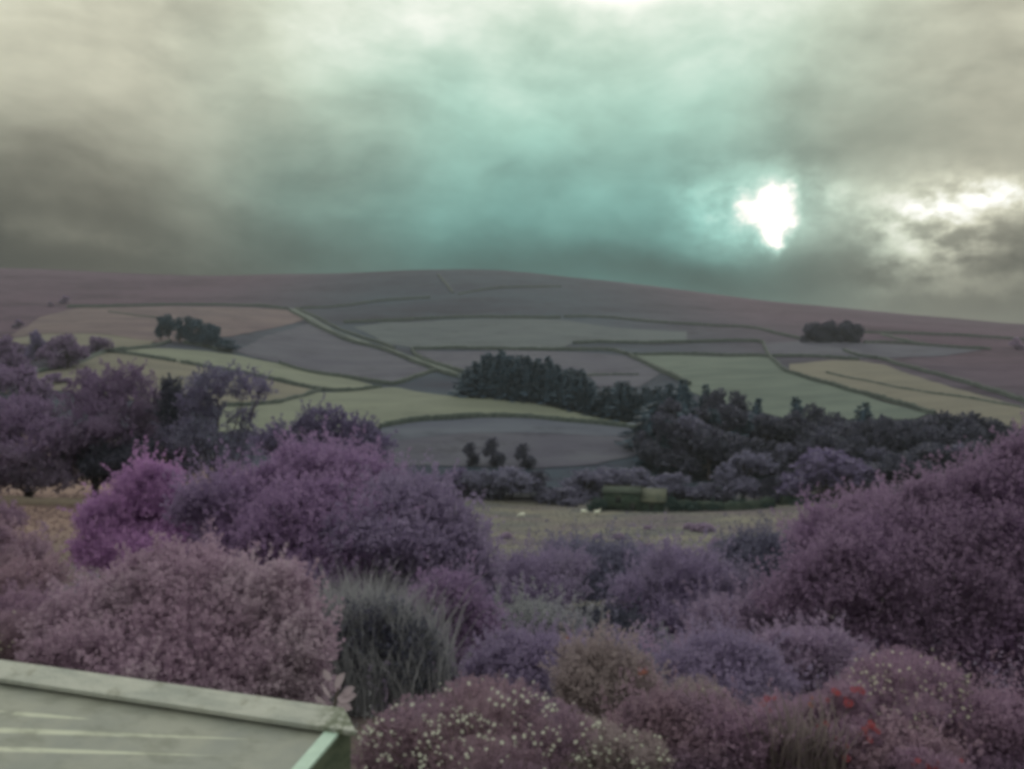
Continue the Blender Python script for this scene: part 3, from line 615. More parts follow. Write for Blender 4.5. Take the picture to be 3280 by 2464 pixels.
tree(2170, 212, 1520, 'b', 'blue', 'low rounded tree directly right of the barn roof', None, 200, k=0, sink=1.5)
tree(2290, 208, 1545, 'b', 'blue', 'low bluish tree behind the mossy field wall', None, 150, k=2, sink=1.5)
tree(2480, 199, 1530, 'b', 'dark', 'dark low tree behind the wall gap', None, 140, k=0, sink=1.5)
tree(2800, 190, 1480, 'b', 'dark', 'dusky tree right of the big purple tree', None, 170, k=1, sink=1.)
for i, (px, top, Y, wp, mt) in enumerate([(1475, 1500, 214, 130, 'violet'), (1560, 1500, 212, 140, 'blue'), (1640, 1490, 213, 190, 'blue'), (1730, 1510, 212, 140, 'dark'), (1800, 1560, 206, 140, 'blue'), (1870, 1500, 217, 170, 'blue'), (1950, 1492, 220, 170, 'blue'), (2040, 1500, 221, 190, 'blue'), (1390, 1520, 212, 130, 'violet'), (1290, 1510, 214, 150, 'violet')]):
    tree(px, Y, top, 'b', mt, ['purple tree low in the valley, left of the dark mass', 'blue tree beside the largest valley dome', 'largest dark blue rounded tree on the valley floor', 'dark tree right of the largest valley dome', 'low blue bush left of the barn', 'blue domed tree up behind the barn, left side', 'blue domed tree directly above the barn ridge', 'blue domed tree above the barn roof right end', 'purple valley tree half behind the large purple shrub', 'purple valley tree mostly behind the large purple shrub'][i], 'trees on the valley floor', wp, k=(0, 1, 4, 0, 4, 1, 4, 0, 2, 1)[i], sink=2.)
for px, top, Y, wp, lb in [(1510, 1418, 247, 55, 'small dark bush left on the grey lower slope'), (1580, 1404, 247, 80, 'dark bush in the middle of the grey lower slope'), (1680, 1422, 246, 75, 'faint bush right on the grey lower slope')]:
    tree(px, Y, top, 'b', 'dark', lb, 'bushes on the lower slope', wp, 'field_bush', 0, sink=1.)
# pines left, clump right, round trees far left
for i, (x, y, b, wp) in enumerate([(1040, 430, 592, 50), (1090, 414, 588, 48), (1160, 432, 602, 54), (1215, 430, 610, 60), (1285, 450, 622, 62), (1340, 470, 636, 60), (1390, 492, 648, 60), (1460, 572, 662, 62)]):
    px, top = c1(x, y); h_ = hit(*c1(x, b)); tree(px, h_[1] + 2, top, 'b', 'conifer', ('tall thin dark pine standing left of the gap in left clump', 'dark pine in the stepped left clump', 'lowest rounded dark tree at the right foot of left clump')[0 if i < 2 else (2 if i == 7 else 1)], None if i == 7 else ('pair of thin pines' if i < 2 else 'left pine clump'), wp * 1.15, 'pine_tree', 3 if i < 2 else (2, 3, 0, 2, 3, 1)[i - 2])
for i, x in enumerate((815, 870, 920, 975, 1030, 1085, 1130, 850, 950, 1060, 1120)):
    px, top = c3(x, 452 + 26 * (abs(x - 970) / 170) ** 2 + RNG.uniform(-10, 14)); h_ = hit(*c3(x, 600)); tree(px, h_[1] + (2 if i < 7 else 12), top, 'b', 'dark', 'rounded dark tree in the compact clump on the right hill', 'right hill clump', 48, k=int(i % 3), sink=2.5)
h_ = hit(*c3(2160, 640)); tree(c3(2160, 0)[0], h_[1], c3(0, 568)[1], 'b', 'dusk', 'lone dark tree by the right frame edge on the hill', None, 45, k=0, sink=1.5)
for i, (x, y, b, wp, lb) in enumerate([(440, 548, 770, 125, 'largest round tree by the pale field far left'), (625, 552, 668, 82, 'neat round tree where the walls meet far left'), (235, 515, 715, 70, 'tall oval tree left of the largest round tree'), (110, 605, 720, 70, 'low bush under the narrow pale field far left'), (320, 600, 740, 80, 'round tree tucked behind the largest far left'), (420, 296, 346, 30, 'tiny lone tree on the far left mound'), (330, 336, 366, 20, 'tiny shrub beside the lone mound tree'), (370, 790, 860, 70, 'small scrub bush at the tan field foot'), (570, 760, 850, 50, 'small scrub bush rising above big left tree'), (120, 450, 505, 40, 'shrub on the slope of the far left mound')]):
    px, top = c1(x, y); h_ = hit(*c1(x, b)); tree(px, h_[1], top, 'b', 'plum' if i != 2 else 'violet', lb, None, wp, k=(0, 4, 2, 0, 1, 1, 0, 4, 1, 0)[i], sink=1.5)
for i, (px, top, Y, wp) in enumerate([(20, 1080, 300, 140), (85, 1165, 250, 150), (-40, 1150, 250, 160)]):
    tree(px, Y, top, 'b', 'plum', ['dusky tree at the left frame edge above the rest', 'dusky tree above the big left tree crown', 'dusky tree cut by the left frame edge'][i], None, wp, k=i)

def big_tree(name, label, px, Y, blobs_px, mat, seed, tips, per, twig, leaf, core=.5, group=None, trunk_w=.3, droop=0., low=-.9, spread=.6, lump=.2, sink=.1, shell=(.72, 1.12), base_px=None, ruffle=7, tail=.07, plume=.07):
    """blobs given as (px, py, half-width px, half-height px, dY)"""
    r = np.random.default_rng(seed); x = P(base_px or px, 1232, Y)[0]; z = gz(x, Y); o3 = np.array([x, Y, z - sink]); bl = []
    for a_, b_, rw, rh, dY in blobs_px:
        c = P(a_, b_, Y + dY); k = (Y + dY) / F; bl.append((c - o3, (rw * k, rw * k * .85, rh * k)))
    big = bl; bl = []
    for c, rr in big:                                                  # each mass breaks into smaller boughs
        bl.append((c, np.array(rr) * .84))
        for _ in range(ruffle):
            u = unit(r.normal(size=3)); u[2] = abs(u[2]) * .9 - .15; q = np.array(rr) * r.uniform(.20, .46, 3)
            bl.append((c + np.array(rr) * u * r.uniform(.66, 1.04), q))
    t = thing(name, label, 'tree' if 'tree' in name else 'bush', o3, group)
    obj('crown', tri_mesh(name + '_crown', *foliage(bl, tips, per, twig, leaf, r, .35, low, shell, lump, 3.2, core, .34, spread, droop=droop, step=ruffle + 1, tail=tail, plume=plume)), M[mat], t)
    lm = []
    for c, rr in big:
        s_ = np.array([c[0] * .06, c[1] * .06, .0]); m_ = s_ * .4 + c * .6 * [.55, .55, .75]
        lm.append(tube(catmull([s_ - [0, 0, .3], s_ + [0, 0, max(.25, c[2] * .25)], m_ + r.normal(size=3) * .03 * max(c[2], 1), c], 4), np.linspace(trunk_w, trunk_w * .12, 13), 7))
    obj('trunk', tri_mesh(name + '_trunk', *cat(lm)), M['bark'], t); return t
# big trees left, 100 m away
big_tree('broadleaf_tree', 'broad dark tree at the left edge with layered reddish crown', 90, 98, [(60, 1330, 130, 60, 0), (0, 1400, 120, 60, 2), (170, 1400, 90, 70, -3), (80, 1460, 130, 60, -4), (-90, 1370, 120, 90, 0), (190, 1480, 80, 60, 0), (40, 1530, 120, 45, -3), (150, 1540, 80, 40, -4), (-60, 1500, 120, 70, -2)], 'plum', 201, 3600, 6, .7, .38, .6, lump=.25)
big_tree('broadleaf_tree', 'tallest rounded tree of the left group', 300, 102, [(390, 1240, 95, 62, 0), (290, 1280, 100, 70, 2), (450, 1320, 80, 80, -2), (330, 1370, 130, 80, -4), (240, 1440, 90, 60, -3), (420, 1440, 100, 70, 0), (330, 1500, 130, 55, 0), (470, 1400, 70, 80, 3)], 'plum', 202, 3600, 6, .7, .38, .6, lump=.25)
big_tree('broadleaf_tree', 'dark trunked tree under the left group, in shade', 400, 97, [(380, 1480, 100, 55, 0), (310, 1500, 70, 45, 1), (450, 1470, 60, 60, -2)], 'dark', 203, 1500, 6, .6, .34, .6)
big_tree('yew_tree', 'narrow blackish tree between the two left crowns', 570, 99, [(560, 1330, 55, 85, 0), (575, 1430, 62, 90, 0), (550, 1270, 35, 55, 0), (570, 1500, 55, 60, 0), (535, 1235, 14, 25, 0)], 'dark', 204, 1800, 6, .5, .3, .7)
big_tree('broadleaf_tree', 'open crowned tree with field showing through its gaps', 690, 96, [(700, 1235, 95, 48, 0), (790, 1240, 60, 45, 1), (620, 1300, 60, 60, 0), (640, 1400, 85, 60, -2), (830, 1255, 38, 30, 0), (780, 1340, 42, 34, 0), (680, 1330, 34, 40, 0), (760, 1430, 75, 60, 0), (600, 1450, 70, 70, 0), (700, 1480, 110, 60, 0), (560, 1400, 50, 70, 2), (660, 1270, 60, 50, 3)], 'blue', 205, 3000, 5, .6, .34, .3, lump=.3)
big_tree('broadleaf_tree', 'violet tree rising behind the large purple shrub', 1060, 88, [(1040, 1365, 90, 55, 0), (1130, 1400, 90, 60, 1), (960, 1420, 90, 60, 0), (1190, 1440, 70, 60, 0), (1060, 1480, 130, 90, 0), (870, 1420, 60, 50, 0)], 'violet', 206, 2600, 6, .6, .34, .55)
wall('low field wall behind the left meadow', None, .8, 1.4, 'stem', loc=[P(-60, 0, 92)[:2], P(120, 0, 91)[:2], P(260, 0, 92)[:2], P(400, 0, 93)[:2]])

# ------------------------------------------------------------------ shrubs near the house
big_tree('leafy_bush', 'dark scrub hugging the left corner of the barn', 1938, 192, [(1920, 1620, 22, 22, 0), (1900, 1630, 20, 14, 1)], 'moss', 251, 420, 6, .5, .3, .6, trunk_w=.1)
big_tree('leafy_bush', 'dark nettles along the foot of the barn', 2050, 189, [(2000, 1646, 22, 5, 0), (2060, 1648, 26, 5, 0), (2115, 1646, 20, 6, 0)], 'moss', 252, 300, 6, .4, .26, .6, trunk_w=.08)
big_tree('leafy_bush', 'dark scrub between barn and mossy wall', 2142, 191, [(2150, 1618, 20, 22, 0), (2168, 1632, 22, 14, 0)], 'moss', 253, 420, 6, .5, .3, .6, trunk_w=.1)
for i, (px, py, hw) in enumerate([(2215, 1626, 26), (2290, 1624, 30), (2370, 1616, 34), (2450, 1622, 26), (2560, 1618, 30), (2640, 1614, 28)]):
    big_tree('leafy_bush', ('first', 'second', 'third', 'fourth', 'fifth', 'sixth')[i] + ' dark bush from the left growing over the mossy wall', px, 189, [(px, py, hw, 15, 0), (px + hw * .7, py + 8, hw * .7, 11, 0)], 'moss', 260 + i, 300, 6, .5, .28, .6, trunk_w=.08, group='bushes over the mossy wall')
big_tree('flowering_shrub', 'huge plumed magenta purple shrub filling the left centre', 1000, 25, [(1020, 1540, 170, 110, 2), (870, 1610, 170, 120, 1), (1150, 1590, 150, 110, 1), (720, 1640, 150, 110, 0), (1000, 1700, 240, 140, -1.5), (1050, 1830, 220, 150, -2.5), (760, 1780, 150, 130, -1)], 'magenta', 301, 9500, 9, .40, .120, .7, trunk_w=.14, low=-.5, spread=.5, lump=.2)
big_tree('flowering_shrub', 'dusky violet shrub leaning right out of the huge magenta one', 1320, 24, [(1300, 1640, 170, 110, 0), (1420, 1720, 140, 100, 0), (1230, 1760, 200, 120, -1.5), (1380, 1850, 170, 120, -1), (1490, 1850, 110, 110, -1), (1480, 1960, 120, 120, -2), (1330, 1930, 140, 120, -2)], 'purple', 309, 7400, 9, .38, .115, .7, trunk_w=.12, low=-.5, spread=.5, lump=.2)
big_tree('flowering_shrub', 'bright magenta shrub at the left foot of the huge purple one', 420, 27, [(480, 1590, 110, 105, 0), (390, 1680, 115, 100, 0), (560, 1660, 120, 110, 1), (330, 1770, 90, 80, -1), (470, 1780, 150, 100, -1)], 'hot', 302, 4200, 9, .34, .115, .75, trunk_w=.1, low=-.5, spread=.35)
big_tree('weeping_shrub', 'drooping purple shrub right of the dark broom', 1430, 17, [(1430, 1930, 120, 90, 0), (1500, 2020, 90, 120, 0), (1360, 2020, 120, 130, 0), (1460, 2120, 100, 130, -.5), (1330, 2120, 90, 130, -.5)], 'magenta', 303, 3600, 8, .36, .085, .75, trunk_w=.07, low=-.8, droop=.9, plume=.03, spread=.35)
big_tree('leafy_bush', 'large mauve bush of small leaves just behind the shed roof', 560, 10.6, [(600, 1900, 240, 150, .5), (400, 1990, 230, 150, .3), (800, 1980, 220, 150, .2), (560, 2080, 320, 170, -.3), (880, 2100, 190, 150, -.3), (270, 2080, 190, 130, 0), (600, 2200, 400, 140, -.6), (930, 2210, 140, 110, -.5)], 'mauve', 304, 9500, 10, .15, .062, .72, trunk_w=.05, low=-.4, spread=.5, lump=.1)
big_tree('leafy_bush', 'pinkish low bush at the left edge above the shed roof', 130, 13.5, [(150, 1985, 120, 80, 0), (50, 2000, 110, 80, 0), (250, 1990, 100, 70, 0), (100, 2080, 180, 90, -.4)], 'rosy', 305, 2000, 8, .16, .06, .8, trunk_w=.04)
big_tree('leafy_bush', 'reddish bush at the left edge below the meadow', 40, 32, [(30, 1790, 120, 80, 0), (-60, 1760, 100, 90, 0), (120, 1850, 90, 60, -1), (30, 1880, 150, 70, -2)], 'red_leaf', 306, 1800, 8, .35, .14, .75, trunk_w=.08)
big_tree('leafy_bush', 'small dark red bush at the left edge on the meadow', 20, 58, [(10, 1670, 60, 38, 0), (-40, 1660, 60, 45, 0)], 'rosy', 307, 700, 7, .4, .2, .7, trunk_w=.08)
# middle thicket
for i, (px, Y, bl, mt, tp, lb) in enumerate([
    (1680, 33, [(1650, 1850, 130, 70, 0), (1770, 1830, 110, 60, 1), (1720, 1910, 150, 70, -1), (1590, 1880, 80, 60, 0)], 'purple', 1900, 'dusky purple bush beyond the weeping shrub, left of centre'),
    (1890, 38, [(1880, 1800, 130, 60, 0), (1990, 1810, 110, 60, 0), (1900, 1880, 170, 70, -1)], 'blue', 1700, 'bluish bush below the sheep meadow'),
    (2200, 27, [(2180, 1850, 140, 90, 0), (2090, 1910, 120, 80, 0), (2300, 1880, 130, 80, 0), (2200, 1980, 200, 100, -1), (2060, 2000, 120, 70, -.5)], 'purple', 3000, 'wide purple bush right of centre in the thicket'),
    (2430, 29, [(2420, 1790, 120, 70, 0), (2520, 1800, 110, 80, 0), (2440, 1880, 160, 90, -1)], 'blue', 1900, 'blue grey bush at the left foot of the big right shrub'),
    (1700, 21, [(1700, 2000, 120, 60, 0), (1600, 2030, 90, 60, 0), (1790, 2030, 90, 60, 0), (1690, 2080, 150, 60, 0)], 'greyg', 1900, 'grey green low bush at the centre of the thicket'),
    (1950, 22, [(1930, 2020, 110, 60, 0), (2010, 2040, 80, 50, 0), (1900, 2080, 140, 60, -.5)], 'dark', 1500, 'shadowy bush behind the orange tinted clump'),
    (2380, 19, [(2330, 2000, 130, 70, 0), (2450, 1990, 120, 80, 0), (2400, 2080, 180, 90, -.5), (2560, 2060, 120, 90, 0)], 'dusk', 2300, 'dusky bush in the hollow before the big right shrub'),
    (1690, 12.6, [(1650, 2120, 110, 70, 0), (1760, 2110, 100, 60, .2), (1700, 2190, 140, 90, -.2), (1590, 2170, 80, 80, 0)], 'purple', 1900, 'purple mound behind the white daisies'),
    (1930, 11.2, [(1900, 2140, 100, 70, .2), (1990, 2160, 90, 60, 0), (1930, 2230, 140, 90, -.2), (2040, 2250, 90, 80, 0)], 'tan', 2100, 'tan mound with orange tints right of the daisies'),
    (2330, 12.4, [(2300, 2110, 120, 70, .2), (2400, 2150, 110, 70, 0), (2230, 2160, 100, 70, 0), (2330, 2220, 170, 90, -.3), (2460, 2220, 100, 80, 0)], 'purple', 2400, 'feathery purple mound in the right foreground'),
    (2560, 14.5, [(2540, 2100, 110, 70, 0), (2640, 2110, 100, 80, 0), (2600, 2190, 150, 90, 0)], 'dusk', 1900, 'dark mound left of the small right daisies'),
    (2110, 9.4, [(2130, 2310, 120, 70, 0), (2230, 2340, 120, 80, 0), (2050, 2370, 100, 70, 0), (2180, 2420, 200, 80, -.2)], 'red_leaf', 2200, 'reddish low bush at the bottom right of the daisies'),
    (2420, 9.2, [(2400, 2360, 130, 70, 0), (2330, 2420, 120, 80, 0), (2480, 2430, 130, 80, 0)], 'rosy', 1700, 'rosy ground bush below the red flowers'),
    (2800, 9.4, [(2760, 2400, 140, 70, 0), (2900, 2410, 140, 80, 0), (2830, 2460, 200, 70, 0)], 'red_leaf', 1900, 'reddish bush along the bottom edge at right'),
    (3120, 10., [(3080, 2330, 140, 80, 0), (3220, 2330, 130, 100, 0), (3140, 2430, 200, 90, 0), (3290, 2420, 120, 100, 0)], 'rosy', 2300, 'dark rosy bush in the bottom right corner')]):
    k = Y / 25
    big_tree('leafy_bush', lb, px, Y, bl, mt, 400 + i, int(tp * 1.35), 9, .34 * k ** .8, .095 * k ** .75, .68, trunk_w=.06 * k, low=-.3, spread=.4, group='shrubs of the garden thicket')
rs = np.random.default_rng(77)
for i in range(22):
    px = rs.uniform(1500, 2720); Y = (34, 28, 23, 18.5, 15.5)[i % 5] + rs.uniform(-1.5, 1.5); x_ = P(px, 1232, Y)[0]
    gp = 1185 + (CZ - gz(x_, Y)) / Y * F; e_ = 25 / Y
    bl = [(px + rs.uniform(-130, 130) * e_ ** .5, gp - rs.uniform(30, 90) * e_ ** .6, rs.uniform(70, 130) * e_ ** .5, rs.uniform(45, 75) * e_ ** .5, rs.uniform(-.6, .6)) for _ in range(3)]
    big_tree('leafy_bush', 'low self-sown bush merging into the garden thicket', px, Y, bl, ('dusk', 'purple', 'blue', 'dusk', 'maroon', 'greyg')[i % 6], 800 + i, 1000, 9, .3 * (Y / 25) ** .8, .09 * (Y / 25) ** .75, .6, trunk_w=.04, low=-.3, spread=.5, group='self-sown thicket bushes', plume=.12)
big_tree('tall_shrub', 'towering reddish purple shrub filling the right side', 2960, 18, [(3150, 1625, 170, 140, 1), (2990, 1655, 140, 110, 1), (3300, 1600, 150, 160, .5), (2870, 1735, 150, 110, .5), (3080, 1740, 220, 150, 0), (3270, 1780, 200, 170, 0), (2760, 1780, 150, 110, 0), (2930, 1870, 220, 140, -.5), (3170, 1940, 220, 170, -.8), (2740, 1910, 150, 110, -.4), (3000, 2050, 220, 130, -.8), (3260, 2130, 170, 170, -1), (2800, 2030, 150, 110, -.6), (2640, 1850, 130, 90, .2), (2560, 1930, 120, 80, 0), (3330, 1480, 110, 110, 1), (3220, 1530, 100, 90, 1.5)], 'maroon', 350, 19000, 9, .28, .085, .66, trunk_w=.12, low=-.5, spread=.45, lump=.16)
big_tree('leafy_bush', 'pale rosy bush peeking over the left of the towering shrub', 2780, 24, [(2700, 1690, 105, 70, 0), (2800, 1650, 110, 80, 0), (2620, 1720, 110, 80, 0), (2760, 1720, 170, 100, 0)], 'maroon', 351, 2600, 8, .32, .1, .75, trunk_w=.08)

# ------------------------------------------------------------------ flowers
def daisy_mesh(seed):
    r = np.random.default_rng(seed); k = 12; V, Fc = [], []
    for i in range(k):
        a_ = i / k * 6.283 + r.uniform(-.08, .08); d = np.array([math.cos(a_), math.sin(a_), 0]); s_ = np.array([-d[1], d[0], 0]); b = len(V)
        V += [d * .18, d * .6 + s_ * .17 + [0, 0, .06], d * 1. + [0, 0, r.uniform(-.12, .05)], d * .6 - s_ * .17 + [0, 0, .06]]; Fc += [(b, b + 1, b + 2), (b, b + 2, b + 3)]
    return tri_mesh('daisy_petals', np.array(V), np.array(Fc))
def disc_mesh():
    th = np.arange(8) / 8 * 6.283; V = [(0, 0, .12)] + [(.12 * math.cos(t), .12 * math.sin(t), .10) for t in th] + [(.18 * math.cos(t), .18 * math.sin(t), .0) for t in th]; Fc = []
    for j in range(8):
        k = (j + 1) % 8; Fc += [(0, 1 + j, 1 + k), (1 + j, 9 + j, 9 + k), (1 + j, 9 + k, 1 + k)]
    return tri_mesh('daisy_disc', np.array(V), np.array(Fc))
DS = [daisy_mesh(i) for i in range(4)]; DD_ = disc_mesh(); DD_.materials.append(M['disc'])
def flower_clump(name, label, px, Y, blobs_px, leafm, petal, n, size, seed, catg='flower', tips=1200, group=None, heads=None, leaf=.05, disc=True):
    r = np.random.default_rng(seed); x = P(px, 1232, Y)[0]; o3 = np.array([x, Y, gz(x, Y) - .03]); bl = []
    for a_, b_, rw, rh, dY in blobs_px:
        k = (Y + dY) / F; bl.append((P(a_, b_, Y + dY) - o3, (rw * k, rw * k * .8, rh * k)))
    t = thing(name, label, catg, o3, group)
    obj('foliage', tri_mesh(name + '_foliage', *foliage(bl, tips, 7, .12, leaf, r, .9, -.2, (.8, 1.05), .12, 3., .8, .2, .3)), M[leafm], t)
    area = np.array([q[1][0] * q[1][2] for q in bl]); stems = []
    seeds = []
    for i in range(max(4, n // 3)):
        u = unit(r.normal(size=3)); u[1] = -abs(u[1]); u[2] = abs(u[2]) * .9 + r.uniform(-.25, .35); seeds.append((r.choice(len(bl), p=area / area.sum()), unit(u)))
    for i in range(n):
        bi, u = seeds[int(len(seeds) * r.random() ** 1.5)]; c, rr = bl[bi]; u = unit(u + r.normal(size=3) * .3); u[1] = min(u[1], .1)
        p = np.array(c) + np.array(rr) * u * r.uniform(1.08, 1.22) + [0, -.05, r.uniform(.02, .09)]
        me = with_mat(DS[i % 4], M[petal]); f_ = obj('flower_head', me, None, t); f_.location = p
        tilt = unit(np.array([r.normal() * .5, -.55 + r.normal() * .4, .9])); f_.rotation_euler = Vector(tilt).to_track_quat('Z', 'Y').to_euler(); f_.scale = ((size * (1.3 if 'red' in name else 1.)) * r.uniform(.5, 1.25),) * 3
        if disc: obj('disc', DD_, None, f_)
        stems.append(tube([p - u * .22 - [0, 0, .10], p - tilt * .05, p], [.003, .0025, .002], 3))
    obj('stem', tri_mesh(name + '_stems', *cat(stems)), M['stem'], t)['kind'] = 'stuff'
    return t
flower_clump('daisy_clump', 'big clump of white daisies at the bottom centre', 1560, 8.2, [(1560, 2290, 190, 90, 0), (1380, 2360, 190, 100, -.2), (1720, 2350, 170, 90, -.1), (1540, 2430, 280, 110, -.4), (1260, 2430, 130, 90, -.4)], 'red_leaf', 'petal', 298, .0195, 501, tips=2600)
flower_clump('daisy_clump', 'right hand part of white daisies, lower and sparser', 1930, 8.6, [(1900, 2400, 130, 70, 0), (2030, 2430, 110, 60, 0), (1820, 2440, 120, 70, -.2)], 'tan', 'petal', 120, .018, 502, tips=1100)
flower_clump('daisy_clump', 'clump of small creamy daisies right of the red flowers', 2870, 10.2, [(2900, 2190, 170, 90, .2), (2790, 2250, 130, 80, 0), (2930, 2270, 150, 70, -.2), (2820, 2330, 150, 70, -.3)], 'rosy', 'petal_cream', 220, .019, 503, tips=2000)
flower_clump('daisy_clump', 'scattered creamy daisies at the left edge above the roof', 60, 12.2, [(40, 2030, 90, 60, 0), (100, 2090, 110, 55, 0), (-20, 2080, 80, 60, 0)], 'red_leaf', 'petal_cream', 46, .022, 504, tips=900)
flower_clump('daisy_clump', 'few loose pale flowers on the right foreground mound', 2190, 9.9, [(2230, 2240, 90, 50, 0), (2160, 2290, 110, 60, 0), (2290, 2260, 60, 40, 0)], 'tan', 'petal_cream', 14, .030, 505, tips=700)
for i, (px, py, Y, n, sz, lb) in enumerate([(2480, 2250, 9.9, 14, .036, 'red flowers in front of the feathery purple mound'), (2700, 2205, 9.7, 9, .04, 'red flowers at the top left of small daisies'), (2735, 2320, 9.3, 11, .03, 'red flowers below the small creamy daisies'), (2660, 2345, 9.2, 6, .032, 'small red flowers over the tall grass tips'), (2925, 2420, 8.9, 16, .03, 'red flowers near the bottom edge at right'), (3040, 2450, 8.8, 4, .03, 'lone red flower stem by bottom right bush'), (2600, 2245, 10., 5, .03, 'pair of orange red blooms beside the dark hollow')]):
    flower_clump('red_flower_clump', lb, px, Y, [(px, py + 35, 60, 40, 0), (px + 25, py + 75, 60, 45, 0)], 'rosy', 'red' if i != 6 else 'orange', n, sz, 520 + i, tips=350, disc=False)
for i, (px, py, Y, n) in enumerate([(2050, 2160, 10.9, 5), (1810, 2055, 13.5, 3)]):
    flower_clump('orange_flower_clump', ['faint orange blooms on the tan mound', 'small pinkish bloom beside the shadowy thicket'][i], px, Y, [(px, py + 30, 50, 35, 0)], 'tan', 'orange', n, .04, 540 + i, tips=250, disc=False)
# tall grass and spires
def blades(n, h, spread, rng, wdt=.012, lean=.25):
    b = np.column_stack([rng.normal(0, spread, n), rng.normal(0, spread * .6, n), np.zeros(n)]); V, Fc = [], []
    for i in range(n):
        hh = h * rng.uniform(.55, 1.1); d = rng.normal(0, lean, 2); s_ = rng.normal(size=2); s_ /= np.linalg.norm(s_); s_ = np.array([s_[0], s_[1], 0]) * wdt; k = len(V)
        for t_, wf in ((0, 1), (.5, .85), (.85, .5)):
            c = b[i] + np.array([d[0] * t_ * t_ * hh, d[1] * t_ * t_ * hh, hh * t_]); V += [c - s_ * wf, c + s_ * wf]
        V.append(b[i] + np.array([d[0] * hh * 1.15, d[1] * hh * 1.15, hh])); Fc += [(k, k + 1, k + 3), (k, k + 3, k + 2), (k + 2, k + 3, k + 5), (k + 2, k + 5, k + 4), (k + 4, k + 5, k + 6)]
    return np.array(V), np.array(Fc)
M['blade'] = leafmat('grass_blade', [(112, 96, 94), (136, 118, 108), (150, 134, 118)], .35)
bx, by = P(1190, 1232, 13.5)[0], 13.5
bt = thing('broom_bush', 'dark broom with upright grey green wands', 'bush', (bx, by, gz(bx, by)))
rb = np.random.default_rng(640); wv = []
for cx, cy, hh_, n_, sp_ in [(-.45, .2, 2.25, 420, .24), (.05, .1, 2.2, 480, .28), (.5, 0., 2.0, 380, .24), (.8, -.2, 1.55, 240, .2), (-.1, -.5, 1.5, 380, .34), (.45, -.5, 1.35, 300, .3), (-.7, -.2, 1.5, 200, .2)]:
    v_, f_ = blades(int(n_ * 1.5), hh_ * .93, sp_ * 1.12, rb, .010, .2); wv.append((v_ + [cx, cy, 0], f_))
obj('wands', tri_mesh('broom_wands', *cat(wv)), M['broom'], bt)['kind'] = 'stuff'
obj('foliage', tri_mesh('broom_foliage', *foliage([((0, 0, .75), (.95, .6, .95)), ((.55, -.2, .6), (.6, .5, .8))], 700, 9, .3, .10, rb, 1.2, -.3, core=.8, spread=.15)), M['dark'], bt)
for i, (px, Y, h, n, sp) in enumerate([(2540, 8.9, .95, 120, .13), (2630, 9.0, .9, 90, .12), (2470, 9.3, .8, 60, .12)]):
    x = P(px, 1232, Y)[0]; r = np.random.default_rng(600 + i); t = thing('tall_grass', ['thickest tuft of tall grass at the bottom right', 'tuft of tall grass under the small red flowers', 'thin tuft of tall grass left of the thickest one'][i], 'grass', (x, Y, gz(x, Y)))
    obj('blades', tri_mesh('grass_blades', *blades(n, h, sp, r, .010)), M['blade'], t)['kind'] = 'stuff'
for i, (px, top, Y) in enumerate([(1925, 1935, 17), (1835, 1985, 17)]):
    x = P(px, 1232, Y)[0]; z = gz(x, Y); zt = P(px, top, Y)[2]; r = np.random.default_rng(620 + i); h = zt - z
    t = thing('foxglove_spire', ['taller pale seed spire standing in the dark thicket', 'shorter pale seed spire left of the taller'][i], 'plant', (x, Y, z))
    obj('stem', tri_mesh('spire_stem', *tube([(0, 0, 0), (.02, 0, h * .5), (.03, 0, h)], [.02, .016, .006], 5)), M['stem'], t)
    n = 160; zz = r.uniform(h * .45, h, n); q = np.column_stack([.03 + r.normal(0, .02, n), r.normal(0, .02, n), zz])
    obj('seed_head', tri_mesh('spire_seeds', *leaves(q, r.normal(size=(n, 3)) + [0, 0, .3], .06, r)), M['greyg'], t)

# undergrowth between the shrubs and rough grass of the meadow
r = np.random.default_rng(700)
def scatter(n, ylo, yhi, slim, L_, name, label, mat, wid, tuft=5, up=1.6, smp='area'):
    Y = np.sqrt(r.uniform(ylo ** 2, yhi ** 2, n)); X = Y * r.uniform(*slim, n)
    c = np.column_stack([X, Y, ground(X, Y) - .03]); q = np.repeat(c, tuft, 0) + r.normal(0, .25, (n * tuft, 3)) * np.array([1, 1, 0]) * L_
    q[:, 2] = ground(q[:, 0], q[:, 1]) - .03
    D = r.normal(size=(n * tuft, 3)) * .6 + [0, 0, up]; h_ = L_ * (.6 + .8 * np.repeat(r.random(n), tuft))
    return tag(obj(name, tri_mesh(name, *leaves(q, D, h_, r, wid, .05)), M[mat]), label, None, kind='stuff')
M['meadow'] = leafmat('meadow_blade', [(104, 104, 98), (114, 114, 106), (124, 122, 110)], .3, (100, 94, 100), .06, k=.9)
def weeds(n, ylo, yhi, hmin, hmax, mat, label, m=24):
    Y = np.sqrt(r.uniform(ylo ** 2, yhi ** 2, n)); X = Y * r.uniform(-.76, .76, n); c = np.column_stack([X, Y, ground(X, Y)])
    h_ = r.uniform(hmin, hmax, n) * np.clip(Y / 16, .6, 1.4); ax = unit(np.array([0, 0, 1.]) + r.normal(size=(n, 3)) * .22); t_ = r.uniform(0, 1, (n, m))
    q = c[:, None] + ax[:, None] * (t_ * h_[:, None])[..., None] + r.normal(size=(n, m, 3)) * (.11 * h_[:, None] * (1.2 - t_))[..., None]
    D = r.normal(size=(n, m, 3)) * .7 + [0, 0, .6]; L_ = np.repeat(np.clip(.055 * Y / 12, .05, .12), m)
    return tag(obj('undergrowth', tri_mesh('undergrowth', *leaves(q.reshape(-1, 3), D.reshape(-1, 3), L_, r, .26)), M[mat]), label, None, kind='stuff')
weeds(1700, 11, 44, .5, 1.3, 'dusk', 'dusky leafy weeds filling the gaps between garden shrubs')
